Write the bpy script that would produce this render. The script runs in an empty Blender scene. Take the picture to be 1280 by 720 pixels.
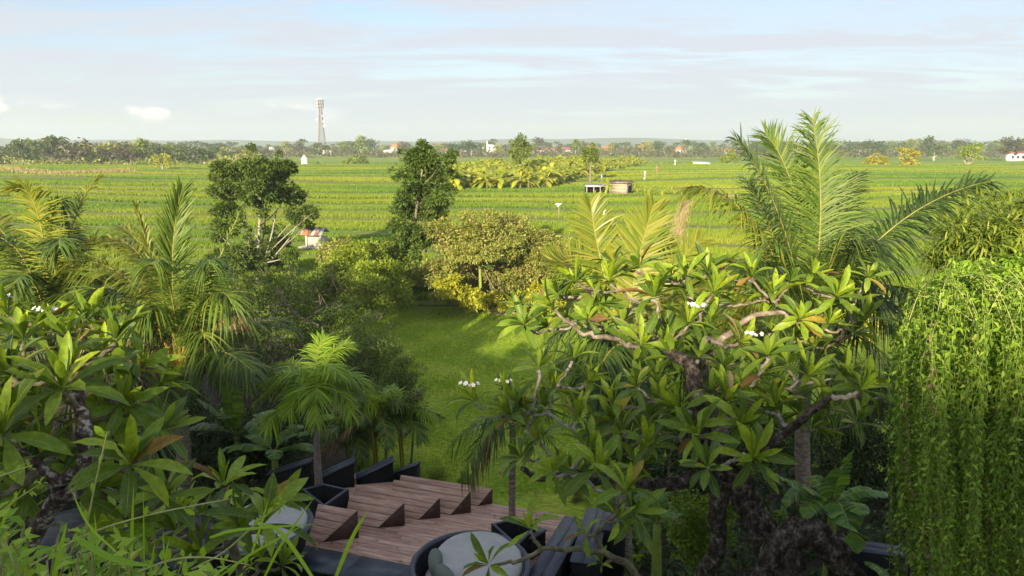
import bpy, math, numpy as np
from mathutils import Vector, Matrix
R = math.radians
rng = np.random.default_rng(7)
scene = bpy.context.scene
COL = scene.collection
# ---------------------------------------------------------------- camera
FPX, PITCH, EYE = 950.0, R(10.8), 7.5
cam = bpy.data.cameras.new("camera"); camo = bpy.data.objects.new("camera", cam); COL.objects.link(camo)
cam.sensor_width = 36; cam.lens = 36*FPX/1280; cam.clip_start = .1; cam.clip_end = 9000
camo.location = (0, 0, EYE); camo.rotation_euler = (R(90)-PITCH, 0, 0)
scene.camera = camo
# ---------------------------------------------------------------- light
SUN_EL, SUN_AZ = R(15), R(-163)      # azimuth clockwise from +Y: behind and to the left
w = bpy.data.worlds.new("World"); scene.world = w; w.use_nodes = True
nt = w.node_tree; nt.nodes.clear()
def N(nt, t, **k):
    n = nt.nodes.new(t)
    for a, b in k.items(): setattr(n, a, b)
    return n
def lk(nt, a, b): nt.links.new(a, b)
sky = N(nt, 'ShaderNodeTexSky', sky_type='NISHITA', sun_disc=False, sun_elevation=SUN_EL, sun_rotation=SUN_AZ)
sky.air_density = 1.0; sky.dust_density = .9; sky.ozone_density = 2.0; sky.altitude = 0
bg = N(nt, 'ShaderNodeBackground'); bg.inputs['Strength'].default_value = 0.074
out = N(nt, 'ShaderNodeOutputWorld')
def M(nt, op, a, b=None, c=None, clamp=False):
    n = N(nt, 'ShaderNodeMath', operation=op, use_clamp=clamp)
    for i, v in enumerate((a, b, c)):
        if v is None: continue
        if isinstance(v, (int, float)): n.inputs[i].default_value = v
        else: lk(nt, v, n.inputs[i])
    return n.outputs[0]
def smooth(nt, v, a, b, lo=0, hi=1):
    n = N(nt, 'ShaderNodeMapRange', interpolation_type='SMOOTHSTEP')
    lk(nt, v, n.inputs[0]); n.inputs[1].default_value = a; n.inputs[2].default_value = b
    n.inputs[3].default_value = lo; n.inputs[4].default_value = hi
    return n.outputs[0]
tc = N(nt, 'ShaderNodeTexCoord'); sp = N(nt, 'ShaderNodeSeparateXYZ'); lk(nt, tc.outputs['Generated'], sp.inputs[0])
zz = M(nt, 'ADD', M(nt, 'MAXIMUM', sp.outputs[2], 0.0), .07)
cx = M(nt, 'DIVIDE', sp.outputs[0], zz); cy = M(nt, 'DIVIDE', sp.outputs[1], zz)
cb = N(nt, 'ShaderNodeCombineXYZ'); lk(nt, cx, cb.inputs[0]); lk(nt, cy, cb.inputs[1])
mp = N(nt, 'ShaderNodeMapping'); lk(nt, cb.outputs[0], mp.inputs[0]); mp.inputs['Rotation'].default_value = (0, 0, R(-38)); mp.inputs['Scale'].default_value = (.34, .9, 1); mp.inputs['Location'].default_value = (3.1, 1.7, 0)
n1 = N(nt, 'ShaderNodeTexNoise'); lk(nt, mp.outputs[0], n1.inputs['Vector']); n1.inputs['Scale'].default_value = 1.5; n1.inputs['Detail'].default_value = 12; n1.inputs['Roughness'].default_value = .62; n1.inputs['Distortion'].default_value = .5
mp2 = N(nt, 'ShaderNodeMapping'); lk(nt, cb.outputs[0], mp2.inputs[0]); mp2.inputs['Scale'].default_value = (.32, .42, 1); mp2.inputs['Location'].default_value = (7.3, 2.2, 0)
n2 = N(nt, 'ShaderNodeTexNoise'); lk(nt, mp2.outputs[0], n2.inputs['Vector']); n2.inputs['Scale'].default_value = .8; n2.inputs['Detail'].default_value = 6; n2.inputs['Roughness'].default_value = .5
veil = M(nt, 'ADD', M(nt, 'MULTIPLY', smooth(nt, n1.outputs[0], .41, .60), .75), M(nt, 'MULTIPLY', smooth(nt, n2.outputs[0], .40, .62), .6), clamp=True)
low = smooth(nt, sp.outputs[2], .0, .2, .4, 0)       # thicker air towards the horizon
veil = M(nt, 'ADD', M(nt, 'MULTIPLY', veil, .85), .25, clamp=True); veil = M(nt, 'ADD', veil, low, clamp=True)
# small puffs low over the horizon
mp3 = N(nt, 'ShaderNodeMapping'); lk(nt, tc.outputs['Generated'], mp3.inputs[0]); mp3.inputs['Scale'].default_value = (14, 14, 34); mp3.inputs['Location'].default_value = (.6, .3, 0)
n3 = N(nt, 'ShaderNodeTexNoise'); lk(nt, mp3.outputs[0], n3.inputs['Vector']); n3.inputs['Scale'].default_value = 1; n3.inputs['Detail'].default_value = 5
band = M(nt, 'MULTIPLY', smooth(nt, sp.outputs[2], .018, .034), smooth(nt, sp.outputs[2], .055, .036))
puff = M(nt, 'MULTIPLY', M(nt, 'MULTIPLY', smooth(nt, n3.outputs[0], .50, .60), band), smooth(nt, sp.outputs[0], -.20, -.27))
cm = N(nt, 'ShaderNodeMix', data_type='RGBA'); lk(nt, veil, cm.inputs[0]); st = N(nt, 'ShaderNodeMix', data_type='RGBA', blend_type='MULTIPLY'); st.inputs[0].default_value = 1; lk(nt, sky.outputs[0], st.inputs[6]); st.inputs[7].default_value = (.74, .76, .84, 1); lk(nt, st.outputs[2], cm.inputs[6]); 
bw = N(nt, 'ShaderNodeRGBToBW'); lk(nt, sky.outputs[0], bw.inputs[0])
vc = N(nt, 'ShaderNodeVectorMath', operation='MULTIPLY_ADD'); cbv = N(nt, 'ShaderNodeCombineXYZ'); [lk(nt, bw.outputs[0], cbv.inputs[i]) for i in range(3)]
lk(nt, cbv.outputs[0], vc.inputs[0]); vc.inputs[1].default_value = (.05, .05, .05); vc.inputs[2].default_value = (2.80, 3.02, 3.42); lk(nt, vc.outputs[0], cm.inputs[7])
cm2 = N(nt, 'ShaderNodeMix', data_type='RGBA'); lk(nt, puff, cm2.inputs[0]); lk(nt, cm.outputs[2], cm2.inputs[6]); cm2.inputs[7].default_value = (4.9, 4.75, 4.6, 1)
lk(nt, cm2.outputs[2], bg.inputs['Color']); lk(nt, bg.outputs[0], out.inputs[0])
sl = bpy.data.lights.new("sun", 'SUN'); sl.energy = 3.9; sl.angle = R(.6); sl.color = (1, .84, .60)
so = bpy.data.objects.new("sun", sl); COL.objects.link(so)
sd = Vector((math.sin(SUN_AZ)*math.cos(SUN_EL), math.cos(SUN_AZ)*math.cos(SUN_EL), math.sin(SUN_EL)))
so.rotation_euler = sd.to_track_quat('Z', 'Y').to_euler(); so.location = (0, -20, 40)
scene.view_settings.view_transform = 'Standard'; scene.view_settings.look = 'None'
scene.view_settings.exposure = 1.7; scene.view_settings.gamma = 1
scene.cycles.max_bounces = 8; scene.cycles.transparent_max_bounces = 6; scene.cycles.diffuse_bounces = 5; scene.cycles.glossy_bounces = 2; scene.cycles.transmission_bounces = 4; scene.cycles.volume_bounces = 1
scene.cycles.use_adaptive_sampling = True

# ---------------------------------------------------------------- geometry helpers
c_, s_ = math.cos(PITCH), math.sin(PITCH)
def ray(px, py):
    u = (px-640)/FPX; v = -(py-360)/FPX
    return np.array([u, c_+v*s_, -s_+v*c_])
def P(px, py, Y):
    "the point of the place seen at photo position px,py and Y metres ahead"
    d = ray(px, py); return d*(Y/d[1]) + np.array([0, 0, EYE])
def G(px, py, z=0.0):
    d = ray(px, py); return d*((z-EYE)/d[2]) + np.array([0, 0, EYE])
def nrm(a):
    a = np.asarray(a, float); return a/np.maximum(np.linalg.norm(a, axis=-1, keepdims=True), 1e-9)
def mesh(name, V, F, mats, uv=None, smooth=False, mi=None):
    m = bpy.data.meshes.new(name)
    V = np.ascontiguousarray(V, dtype=np.float32)
    if not isinstance(F, (list, tuple)): F = [F]
    F = [np.asarray(f, dtype=np.int32) for f in F if len(f)]
    m.vertices.add(len(V)); m.vertices.foreach_set('co', V.ravel())
    nl = sum(f.size for f in F); nf = sum(len(f) for f in F)
    m.loops.add(nl); m.polygons.add(nf)
    li = np.concatenate([f.ravel() for f in F]); m.loops.foreach_set('vertex_index', li)
    tot = np.concatenate([np.full(len(f), f.shape[1], np.int32) for f in F])
    st = np.concatenate([[0], np.cumsum(tot)[:-1]]).astype(np.int32)
    m.polygons.foreach_set('loop_start', st); m.polygons.foreach_set('loop_total', tot)
    if smooth: m.polygons.foreach_set('use_smooth', np.ones(nf, bool))
    for mt in (mats if isinstance(mats, (list, tuple)) else [mats]): m.materials.append(mt)
    if mi is not None: m.polygons.foreach_set('material_index', np.asarray(mi, np.int32))
    if uv is not None:
        l = m.uv_layers.new(name='uv'); l.data.foreach_set('uv', np.asarray(uv, np.float32)[li].ravel())
    m.update(calc_edges=True)
    return m
ORG = {}
def link(name, data, parent=None):
    o = bpy.data.objects.new(name, data); COL.objects.link(o)
    if parent is not None: o.parent = parent
    return o
def thing(name, label, cat, loc, group=None):
    o = link(name, None); o.location = tuple(float(v) for v in loc); o['label'] = label; o['category'] = cat
    if group: o['group'] = group
    ORG[o.name] = np.array(loc, float); o.empty_display_size = .2
    return o
def part(name, V, F, mat, parent=None, kind=None, **k):
    "a mesh given in world coordinates, hung under its thing"
    V = np.asarray(V, float)
    org = ORG[parent.name] if parent is not None else np.zeros(3)
    o = link(name, mesh(name, V-org, F, mat, **k), parent); ORG[o.name] = org
    if kind: o['kind'] = kind
    return o
def solo(name, V, F, mat, label, cat, loc, group=None, **k):
    loc = np.array(loc, float); o = link(name, mesh(name, np.asarray(V, float)-loc, F, mat, **k)); o.location = tuple(loc)
    o['label'] = label; o['category'] = cat; ORG[o.name] = loc
    if group: o['group'] = group
    return o
def copy_tree(o, parent=None):
    c = o.copy(); COL.objects.link(c)
    if parent is not None: c.parent = parent
    for ch in o.children: copy_tree(ch, c)
    return c
def cat(parts):
    Vs, Qs, Ts, n = [], [], [], 0
    for V, F in parts:
        V = np.asarray(V, float); Vs.append(V)
        for f in (F if isinstance(F, (list, tuple)) else [F]):
            f = np.asarray(f)
            if len(f) == 0: continue
            (Qs if f.shape[1] == 4 else Ts).append(f+n)
        n += len(V)
    F = []
    if Qs: F.append(np.concatenate(Qs))
    if Ts: F.append(np.concatenate(Ts))
    return np.concatenate(Vs), F
def box(x0, x1, y0, y1, z0, z1):
    V = np.array([[x, y, z] for z in (z0, z1) for y in (y0, y1) for x in (x0, x1)], float)
    return V, np.array([[0,2,3,1],[4,5,7,6],[0,1,5,4],[2,6,7,3],[0,4,6,2],[1,3,7,5]])
def prism(poly, z0, z1):
    "poly: list of (x,y) or (x,y,ztop) seen counterclockwise from above"
    n = len(poly); p = np.array([[a[0], a[1]] for a in poly], float)
    zt = np.array([a[2] if len(a) > 2 else z1 for a in poly])
    V = np.concatenate([np.c_[p, np.full(n, z0)], np.c_[p, zt]])
    Q = [[i, (i+1) % n, n+(i+1) % n, n+i] for i in range(n)]
    cap = [[n]+[n+i, n+i+1] for i in range(1, n-1)]; bot = [[0, i+1, i] for i in range(1, n-1)]
    return V, [np.array(Q), np.array(cap+bot)]
def tube(pts, rad, seg=8, cap=True, wob=None):
    pts = np.asarray(pts, float); n = len(pts); rad = np.broadcast_to(np.asarray(rad, float), (n,))
    T = np.gradient(pts, axis=0); T = nrm(T)
    a = np.array([1., 0, 0]) if abs(T[0][0]) < .8 else np.array([0, 1., 0])
    U = np.zeros((n, 3)); u = nrm(np.cross(T[0], a))
    for i in range(n):
        u = nrm(u - T[i]*np.dot(u, T[i])); U[i] = u
    W = np.cross(T, U); th = np.linspace(0, 2*math.pi, seg, endpoint=False)
    ring = U[:, None]*np.cos(th)[None, :, None] + W[:, None]*np.sin(th)[None, :, None]
    rr = rad[:, None]*np.ones((n, seg))
    if wob is not None: rr = rr*(1+wob(pts[:, None]+ring*rad[:, None, None]))
    V = (pts[:, None] + ring*rr[..., None]).reshape(-1, 3)
    i = np.arange(n-1)[:, None]*seg; j = np.arange(seg)[None]; k = (np.arange(seg)+1) % seg
    Q = np.stack([i+j, i+k[None], i+seg+k[None], i+seg+j], -1).reshape(-1, 4)
    if not cap: return V, [Q]
    V = np.concatenate([V, pts[:1], pts[-1:]]); b = len(V)-2
    Tt = np.array([[b, (q+1) % seg, q] for q in range(seg)] + [[b+1, (n-1)*seg+q, (n-1)*seg+(q+1) % seg] for q in range(seg)])
    return V, [Q, Tt]
def bez(a, b, c, n):
    t = np.linspace(0, 1, n)[:, None]; return (1-t)**2*np.asarray(a)+2*t*(1-t)*np.asarray(b)+t*t*np.asarray(c)
def catmull(pts, n=6):
    p = np.asarray(pts, float); p = np.vstack([2*p[0]-p[1], p, 2*p[-1]-p[-2]]); o = []
    for i in range(1, len(p)-2):
        t = np.linspace(0, 1, n, endpoint=False)[:, None]
        o.append(.5*((2*p[i])+(-p[i-1]+p[i+1])*t+(2*p[i-1]-5*p[i]+4*p[i+1]-p[i+2])*t**2+(-p[i-1]+3*p[i]-3*p[i+1]+p[i+2])*t**3))
    return np.vstack(o+[p[-2][None]])
def wobf(s, a, seed=0):
    r = np.random.default_rng(seed); K = r.normal(0, 1, (7, 3))*s; ph = r.uniform(0, 6.28, 7); am = np.array([1, .8, .7, .55, .45, .4, .3]); K *= np.array([1, 1.3, 1.8, 2.4, 3.2, 4.3, 6])[:, None]
    def f(p):
        v = 0
        for k, q, m in zip(K, ph, am): v = v+m*np.sin(p@k+q)
        return v*a/2
    return f
def scatter(tV, tF, Rm, T):
    n, m = len(T), len(tV)
    V = (np.einsum('nij,mj->nmi', Rm, tV) + T[:, None]).reshape(-1, 3)
    F = [(f[None]+(np.arange(n)*m)[:, None, None]).reshape(-1, f.shape[1]) for f in tF]
    return V, F
def orient(d, nvec, size, wid=None):
    "matrices whose Y runs along d, Z near nvec"
    y = nrm(d); x = nrm(np.cross(y, nvec)); z = np.cross(x, y)
    wid = size if wid is None else wid
    return np.stack([x*np.asarray(wid)[:, None], y*np.asarray(size)[:, None], z*np.asarray(size)[:, None]], -1)
# leaf templates: length 1 along Y
LEAF4 = (np.array([[0,0,0],[-.5,.45,.12],[0,.5,0],[.5,.45,.12],[0,1,-.12]], float), [np.array([[0,2,1],[0,3,2],[1,2,4],[2,3,4]])])
LEAF2 = (np.array([[0,0,0],[-.5,.45,.06],[0,1,-.1],[.5,.45,.06]], float), [np.array([[0,3,2,1]])])
def rsph(n, r=rng): return nrm(r.normal(0, 1, (n, 3)))

# ---------------------------------------------------------------- materials
MAT = {}
def newmat(name):
    m = bpy.data.materials.new(name); m.use_nodes = True; m.node_tree.nodes.clear(); MAT[name] = m
    return m, m.node_tree, N(m.node_tree, 'ShaderNodeOutputMaterial')
def ramp(t, fac, cols, pos=None):
    r = N(t, 'ShaderNodeValToRGB'); e = r.color_ramp.elements
    pos = pos or [i/(len(cols)-1) for i in range(len(cols))]
    while len(e) < len(cols): e.new(.5)
    for i, (c, p) in enumerate(zip(cols, pos)): e[i].position = p; e[i].color = (*c, 1)
    if fac is not None: lk(t, fac, r.inputs[0])
    return r.outputs[0]
def leafmat(name, cols, pos=None, trans=.3, rough=.45, rand='island', vein=False, tcol=None, spec=.3):
    m, t, o = newmat(name)
    if rand == 'island': rv = N(t, 'ShaderNodeNewGeometry').outputs['Random Per Island']
    else: rv = N(t, 'ShaderNodeObjectInfo').outputs['Random']
    c = ramp(t, rv, cols, pos)
    p = N(t, 'ShaderNodeBsdfPrincipled'); p.inputs['Roughness'].default_value = rough; p.inputs['Specular IOR Level'].default_value = spec
    if vein:
        uv = N(t, 'ShaderNodeUVMap'); uv.uv_map = 'uv'; s = N(t, 'ShaderNodeSeparateXYZ'); lk(t, uv.outputs[0], s.inputs[0])
        ax = M(t, 'ABSOLUTE', M(t, 'SUBTRACT', s.outputs[0], .5))
        mid = smooth(t, ax, .045, .012)
        ph = M(t, 'MULTIPLY', M(t, 'SUBTRACT', s.outputs[1], M(t, 'MULTIPLY', ax, .16)), 150)
        sv = smooth(t, M(t, 'SINE', ph), .55, 1)
        ns = N(t, 'ShaderNodeTexNoise'); ns.inputs['Scale'].default_value = 9; tcn = N(t, 'ShaderNodeTexCoord'); lk(t, tcn.outputs['Object'], ns.inputs['Vector']); ns.inputs['Detail'].default_value = 4
        mx = N(t, 'ShaderNodeMix', data_type='RGBA', blend_type='MULTIPLY'); mx.inputs[0].default_value = 1
        lk(t, c, mx.inputs[6]); lk(t, ramp(t, ns.outputs[0], [(.62, .66, .6), (1.25, 1.2, 1.1)], [.3, .7]), mx.inputs[7])
        m2 = N(t, 'ShaderNodeMix', data_type='RGBA'); lk(t, M(t, 'ADD', M(t, 'MULTIPLY', mid, .55), M(t, 'MULTIPLY', sv, .13), clamp=True), m2.inputs[0])
        lk(t, mx.outputs[2], m2.inputs[6]); m2.inputs[7].default_value = (.30, .38, .12, 1); c = m2.outputs[2]
        sp_ = N(t, 'ShaderNodeTexNoise'); sp_.noise_dimensions = '4D'; lk(t, uv.outputs[0], sp_.inputs['Vector']); sp_.inputs['Scale'].default_value = 3.2; sp_.inputs['Detail'].default_value = 7; sp_.inputs['Roughness'].default_value = .7; lk(t, M(t, 'MULTIPLY', rv, 70), sp_.inputs['W'])
        edge = M(t, 'ADD', M(t, 'MULTIPLY', ax, .22), M(t, 'MULTIPLY', smooth(t, s.outputs[1], .6, 1), .10)); bl_ = smooth(t, M(t, 'ADD', sp_.outputs[0], edge), .70, .76)
        m3 = N(t, 'ShaderNodeMix', data_type='RGBA'); lk(t, M(t, 'MULTIPLY', bl_, .85), m3.inputs[0]); lk(t, c, m3.inputs[6]); lk(t, ramp(t, sp_.outputs[0], [(.34,.30,.05),(.22,.13,.05)], [.55,.75]), m3.inputs[7]); c = m3.outputs[2]
        bp = N(t, 'ShaderNodeBump'); bp.inputs['Strength'].default_value = .35; bp.inputs['Distance'].default_value = .004
        lk(t, M(t, 'ADD', sv, M(t, 'MULTIPLY', mid, 2)), bp.inputs['Height']); lk(t, bp.outputs[0], p.inputs['Normal'])
    lk(t, c, p.inputs['Base Color'])
    tr = N(t, 'ShaderNodeBsdfTranslucent')
    if tcol is None: tcol = (1.5, 1.35, .55)
    mm = N(t, 'ShaderNodeMix', data_type='RGBA', blend_type='MULTIPLY'); mm.inputs[0].default_value = 1; lk(t, c, mm.inputs[6]); mm.inputs[7].default_value = (*tcol, 1); lk(t, mm.outputs[2], tr.inputs[0])
    mix = N(t, 'ShaderNodeMixShader'); mix.inputs[0].default_value = trans; lk(t, p.outputs[0], mix.inputs[1]); lk(t, tr.outputs[0], mix.inputs[2]); lk(t, mix.outputs[0], o.inputs[0])
    return m
def surf(name, cols, pos=None, scale=5, rough=.8, bump=.3, dist=.02, detail=6, stretch=(1, 1, 1), objrand=False, metal=0, spec=.3, nrough=.6):
    m, t, o = newmat(name)
    tcn = N(t, 'ShaderNodeTexCoord'); mp = N(t, 'ShaderNodeMapping'); lk(t, tcn.outputs['Object'], mp.inputs[0]); mp.inputs['Scale'].default_value = stretch
    ns = N(t, 'ShaderNodeTexNoise'); lk(t, mp.outputs[0], ns.inputs['Vector']); ns.inputs['Scale'].default_value = scale; ns.inputs['Detail'].default_value = detail; ns.inputs['Roughness'].default_value = nrough
    if objrand:
        oi = N(t, 'ShaderNodeObjectInfo'); ns.noise_dimensions = '4D'; lk(t, M(t, 'MULTIPLY', oi.outputs['Random'], 60), ns.inputs['W'])
    p = N(t, 'ShaderNodeBsdfPrincipled'); p.inputs['Roughness'].default_value = rough; p.inputs['Metallic'].default_value = metal; p.inputs['Specular IOR Level'].default_value = spec
    lk(t, ramp(t, ns.outputs[0], cols, pos or [.3+.4*i/(len(cols)-1) for i in range(len(cols))]), p.inputs['Base Color'])
    bp = N(t, 'ShaderNodeBump'); bp.inputs['Strength'].default_value = bump; bp.inputs['Distance'].default_value = dist; lk(t, ns.outputs[0], bp.inputs['Height']); lk(t, bp.outputs[0], p.inputs['Normal'])
    lk(t, p.outputs[0], o.inputs[0]); return m

PALM_K = leafmat('palm_leaf_shaded', [(.018,.042,.010),(.035,.07,.014),(.07,.11,.02)], trans=.2, rough=.5)  # shaded copy of the palm leaf: underside darkness put into the colour
PALM = leafmat('palm_leaf', [(.055,.11,.015),(.10,.17,.022),(.19,.24,.03)], [0,.55,1], trans=.3, rough=.5)
PALM_Y = leafmat('palm_leaf_sunlit', [(.12,.18,.02),(.21,.25,.03),(.32,.30,.05)], [0,.6,1], trans=.35, rough=.4)  # sunlit copy of the palm leaf: the sun's yellow is in the colour
PALM_B = leafmat('palm_leaf_dry', [(0.125,0.088,0.039),(0.275,0.200,0.088),(0.400,0.325,0.165)], trans=.2, rough=.7, tcol=(1.2,1,.7))
PALM_D = leafmat('palm_leaf_dark', [(.035,.075,.014),(.065,.12,.02),(.12,.17,.03)], trans=.22, rough=.36)
ARECA = leafmat('feather_palm_leaf', [(.12,.22,.018),(.22,.36,.028),(.34,.46,.04)], trans=.38, rough=.45)
RACH = surf('palm_rib', [(.18,.18,.03),(.32,.28,.06)], scale=8, rough=.5)
RACH_O = surf('palm_rib_orange', [(.35,.17,.02),(.45,.28,.06)], scale=6, rough=.5)
PLUM = leafmat('frangipani_leaf', [(.07,.13,.014),(.16,.26,.022),(.30,.42,.035)], [0,.5,1], trans=.36, rough=.4, rand='object', vein=True)
PLUM_L = leafmat('frangipani_leaf_young', [(0.209,0.336,0.019),(0.356,0.454,0.028)], trans=.3, rough=.4, rand='object', vein=True)
PLUM_O = leafmat('frangipani_leaf_old', [(.28,.22,.02),(.26,.14,.03),(.17,.09,.04),(.30,.24,.14)], trans=.25, rough=.6, rand='object', vein=True, tcol=(1.3,1.1,.6))
BANANA = leafmat('banana_leaf', [(0.062,0.134,0.028),(0.105,0.202,0.033),(0.188,0.286,0.033)], trans=.25, rough=.4, rand='island')
BAN_Y = leafmat('banana_leaf_sunny', [(.20,.27,.02),(.38,.42,.03),(.55,.52,.07)], [0,.5,1], trans=.38, rough=.4, rand='island')  # sunlit copy of the banana leaf, low sun brightness painted into its colour
def crownmat(n, a, b, c, tr=.25): return leafmat(n, [a, b, c], [0,.55,1], trans=tr, rough=.5)
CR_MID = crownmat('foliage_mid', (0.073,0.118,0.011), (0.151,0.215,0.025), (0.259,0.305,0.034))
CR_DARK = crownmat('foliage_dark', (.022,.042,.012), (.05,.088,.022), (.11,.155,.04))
CR_GARD = crownmat('foliage_garden', (.05,.085,.016), (.12,.18,.032), (.22,.29,.06))
CR_OLIVE = crownmat('foliage_olive', (.12,.16,.025), (.26,.30,.055), (.42,.37,.11))
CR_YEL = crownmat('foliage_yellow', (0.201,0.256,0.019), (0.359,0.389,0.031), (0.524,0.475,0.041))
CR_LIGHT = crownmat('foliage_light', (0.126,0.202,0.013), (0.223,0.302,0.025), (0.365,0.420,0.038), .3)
CR_FAR = crownmat('foliage_far', (.05,.08,.025), (.085,.125,.035), (.13,.17,.05))
CR_FARB = crownmat('foliage_far_brown', (.06,.055,.03), (.09,.08,.04), (.12,.11,.05))
CR_GOLD = crownmat('foliage_gold_flower', (.12,.16,.015), (.36,.33,.02), (.62,.50,.02))
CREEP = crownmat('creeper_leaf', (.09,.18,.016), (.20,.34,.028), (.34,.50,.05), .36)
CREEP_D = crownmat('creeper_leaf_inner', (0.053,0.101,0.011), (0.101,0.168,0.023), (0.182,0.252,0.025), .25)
BARK = surf('bark_grey', [(.07,.055,.04),(.19,.155,.12),(.36,.32,.27)], [.32,.52,.7], scale=14, rough=.9, bump=.7, dist=.02)
BARK_P = surf('bark_pale', [(.10,.085,.07),(.30,.27,.23),(.46,.43,.38)], [.3,.5,.68], scale=22, rough=.9, bump=.6, dist=.01)
BARK_G = surf('bark_gnarled', [(.010,.008,.007),(.055,.042,.034),(.17,.135,.11),(.50,.46,.41)], [.36,.47,.56,.68], scale=19, rough=.95, bump=1, dist=.06, nrough=.75, detail=10, stretch=(1,1,.8))
BARK_T = surf('twig_bark', [(.06,.05,.03),(.16,.14,.08),(.27,.25,.16)], [.3,.5,.7], scale=18, rough=.85, bump=.4)
BARK_PALM = surf('palm_bark', [(.09,.065,.05),(.24,.185,.15),(.40,.34,.28)], [.3,.5,.7], scale=9, rough=.9, bump=.6, stretch=(1,1,3))
STEM_G = surf('green_stem', [(.14,.20,.03),(.25,.30,.06)], scale=10, rough=.6)
STEM_Y = surf('yellow_stem', [(.30,.33,.10),(.42,.42,.16)], scale=10, rough=.6)
WOOD = surf('deck_wood', [(.29,.17,.125),(.53,.33,.255),(.68,.50,.42)], [.3,.52,.72], scale=3.2, rough=.62, bump=.25, dist=.004, stretch=(.7,7,7), objrand=True, detail=8)
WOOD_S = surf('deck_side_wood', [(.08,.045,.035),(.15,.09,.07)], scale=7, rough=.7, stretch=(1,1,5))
BLACK = surf('black_stone', [(.005,.005,.006),(.011,.011,.013)], scale=9, rough=.7, bump=.25, spec=.15, stretch=(8,8,1))
BLACKTOP = surf('charcoal_board', [(.045,.052,.075),(.075,.085,.115)], scale=6, rough=.42, bump=.2)
SLATE = surf('slate', [(.035,.045,.06),(.065,.08,.10),(.11,.125,.15)], scale=3, rough=.4, bump=.3)
RATTAN = surf('dark_rattan', [(.006,.007,.009),(.02,.022,.027)], scale=60, rough=.5, bump=.8, dist=.004)
CUSHION = surf('grey_cushion', [(.34,.34,.33),(.43,.43,.42)], scale=4, rough=.9, bump=.12)
PILLOW = surf('green_pillow', [(.10,.125,.105),(.15,.18,.15)], scale=12, rough=.9, stretch=(9,1,1))
WALLW = surf('white_plaster', [(.62,.6,.56),(.78,.77,.74)], scale=2, rough=.85)
WALLG = surf('grey_plaster', [(.30,.28,.25),(.42,.40,.36)], scale=2, rough=.9)
ROOF_O = surf('orange_tile', [(.38,.13,.05),(.5,.2,.09)], scale=2, rough=.8)
ROOF_R = surf('dark_red_tile', [(.14,.06,.05),(.22,.10,.08)], scale=2, rough=.8)
RUST = surf('rusty_sheet', [(.16,.055,.025),(.28,.12,.06),(.42,.36,.30)], [.35,.55,.66], scale=2.5, rough=.7)
TIN = surf('grey_sheet', [(.30,.30,.29),(.5,.5,.48)], scale=3, rough=.5)
HUTW = surf('hut_board', [(.26,.22,.15),(.42,.38,.28)], scale=5, rough=.9, stretch=(1,1,8))
METAL = surf('tower_steel', [(.16,.13,.12),(.26,.23,.21)], scale=1, rough=.6)
WHITE = surf('white_cloth', [(.75,.75,.72),(.85,.85,.83)], scale=4, rough=.9)
BLUE = surf('blue_sheet', [(.05,.08,.22),(.08,.12,.3)], scale=2, rough=.6)
DRYG = surf('dry_grass', [(.22,.17,.08),(.38,.30,.15)], scale=6, rough=.95)
SOIL = surf('soil', [(.03,.022,.015),(.07,.05,.035)], scale=5, rough=.95, bump=.5)
PETAL = surf('white_petal', [(.75,.74,.66),(.85,.84,.78)], scale=10, rough=.6)
PINK = surf('pink_petal', [(.5,.03,.2),(.6,.06,.3)], scale=10, rough=.6)
YPET = surf('yellow_petal', [(.55,.36,.02),(.7,.5,.03)], scale=10, rough=.6)
HUSK = surf('coconut_husk', [(.08,.12,.02),(.16,.18,.04)], scale=5, rough=.6)

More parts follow.
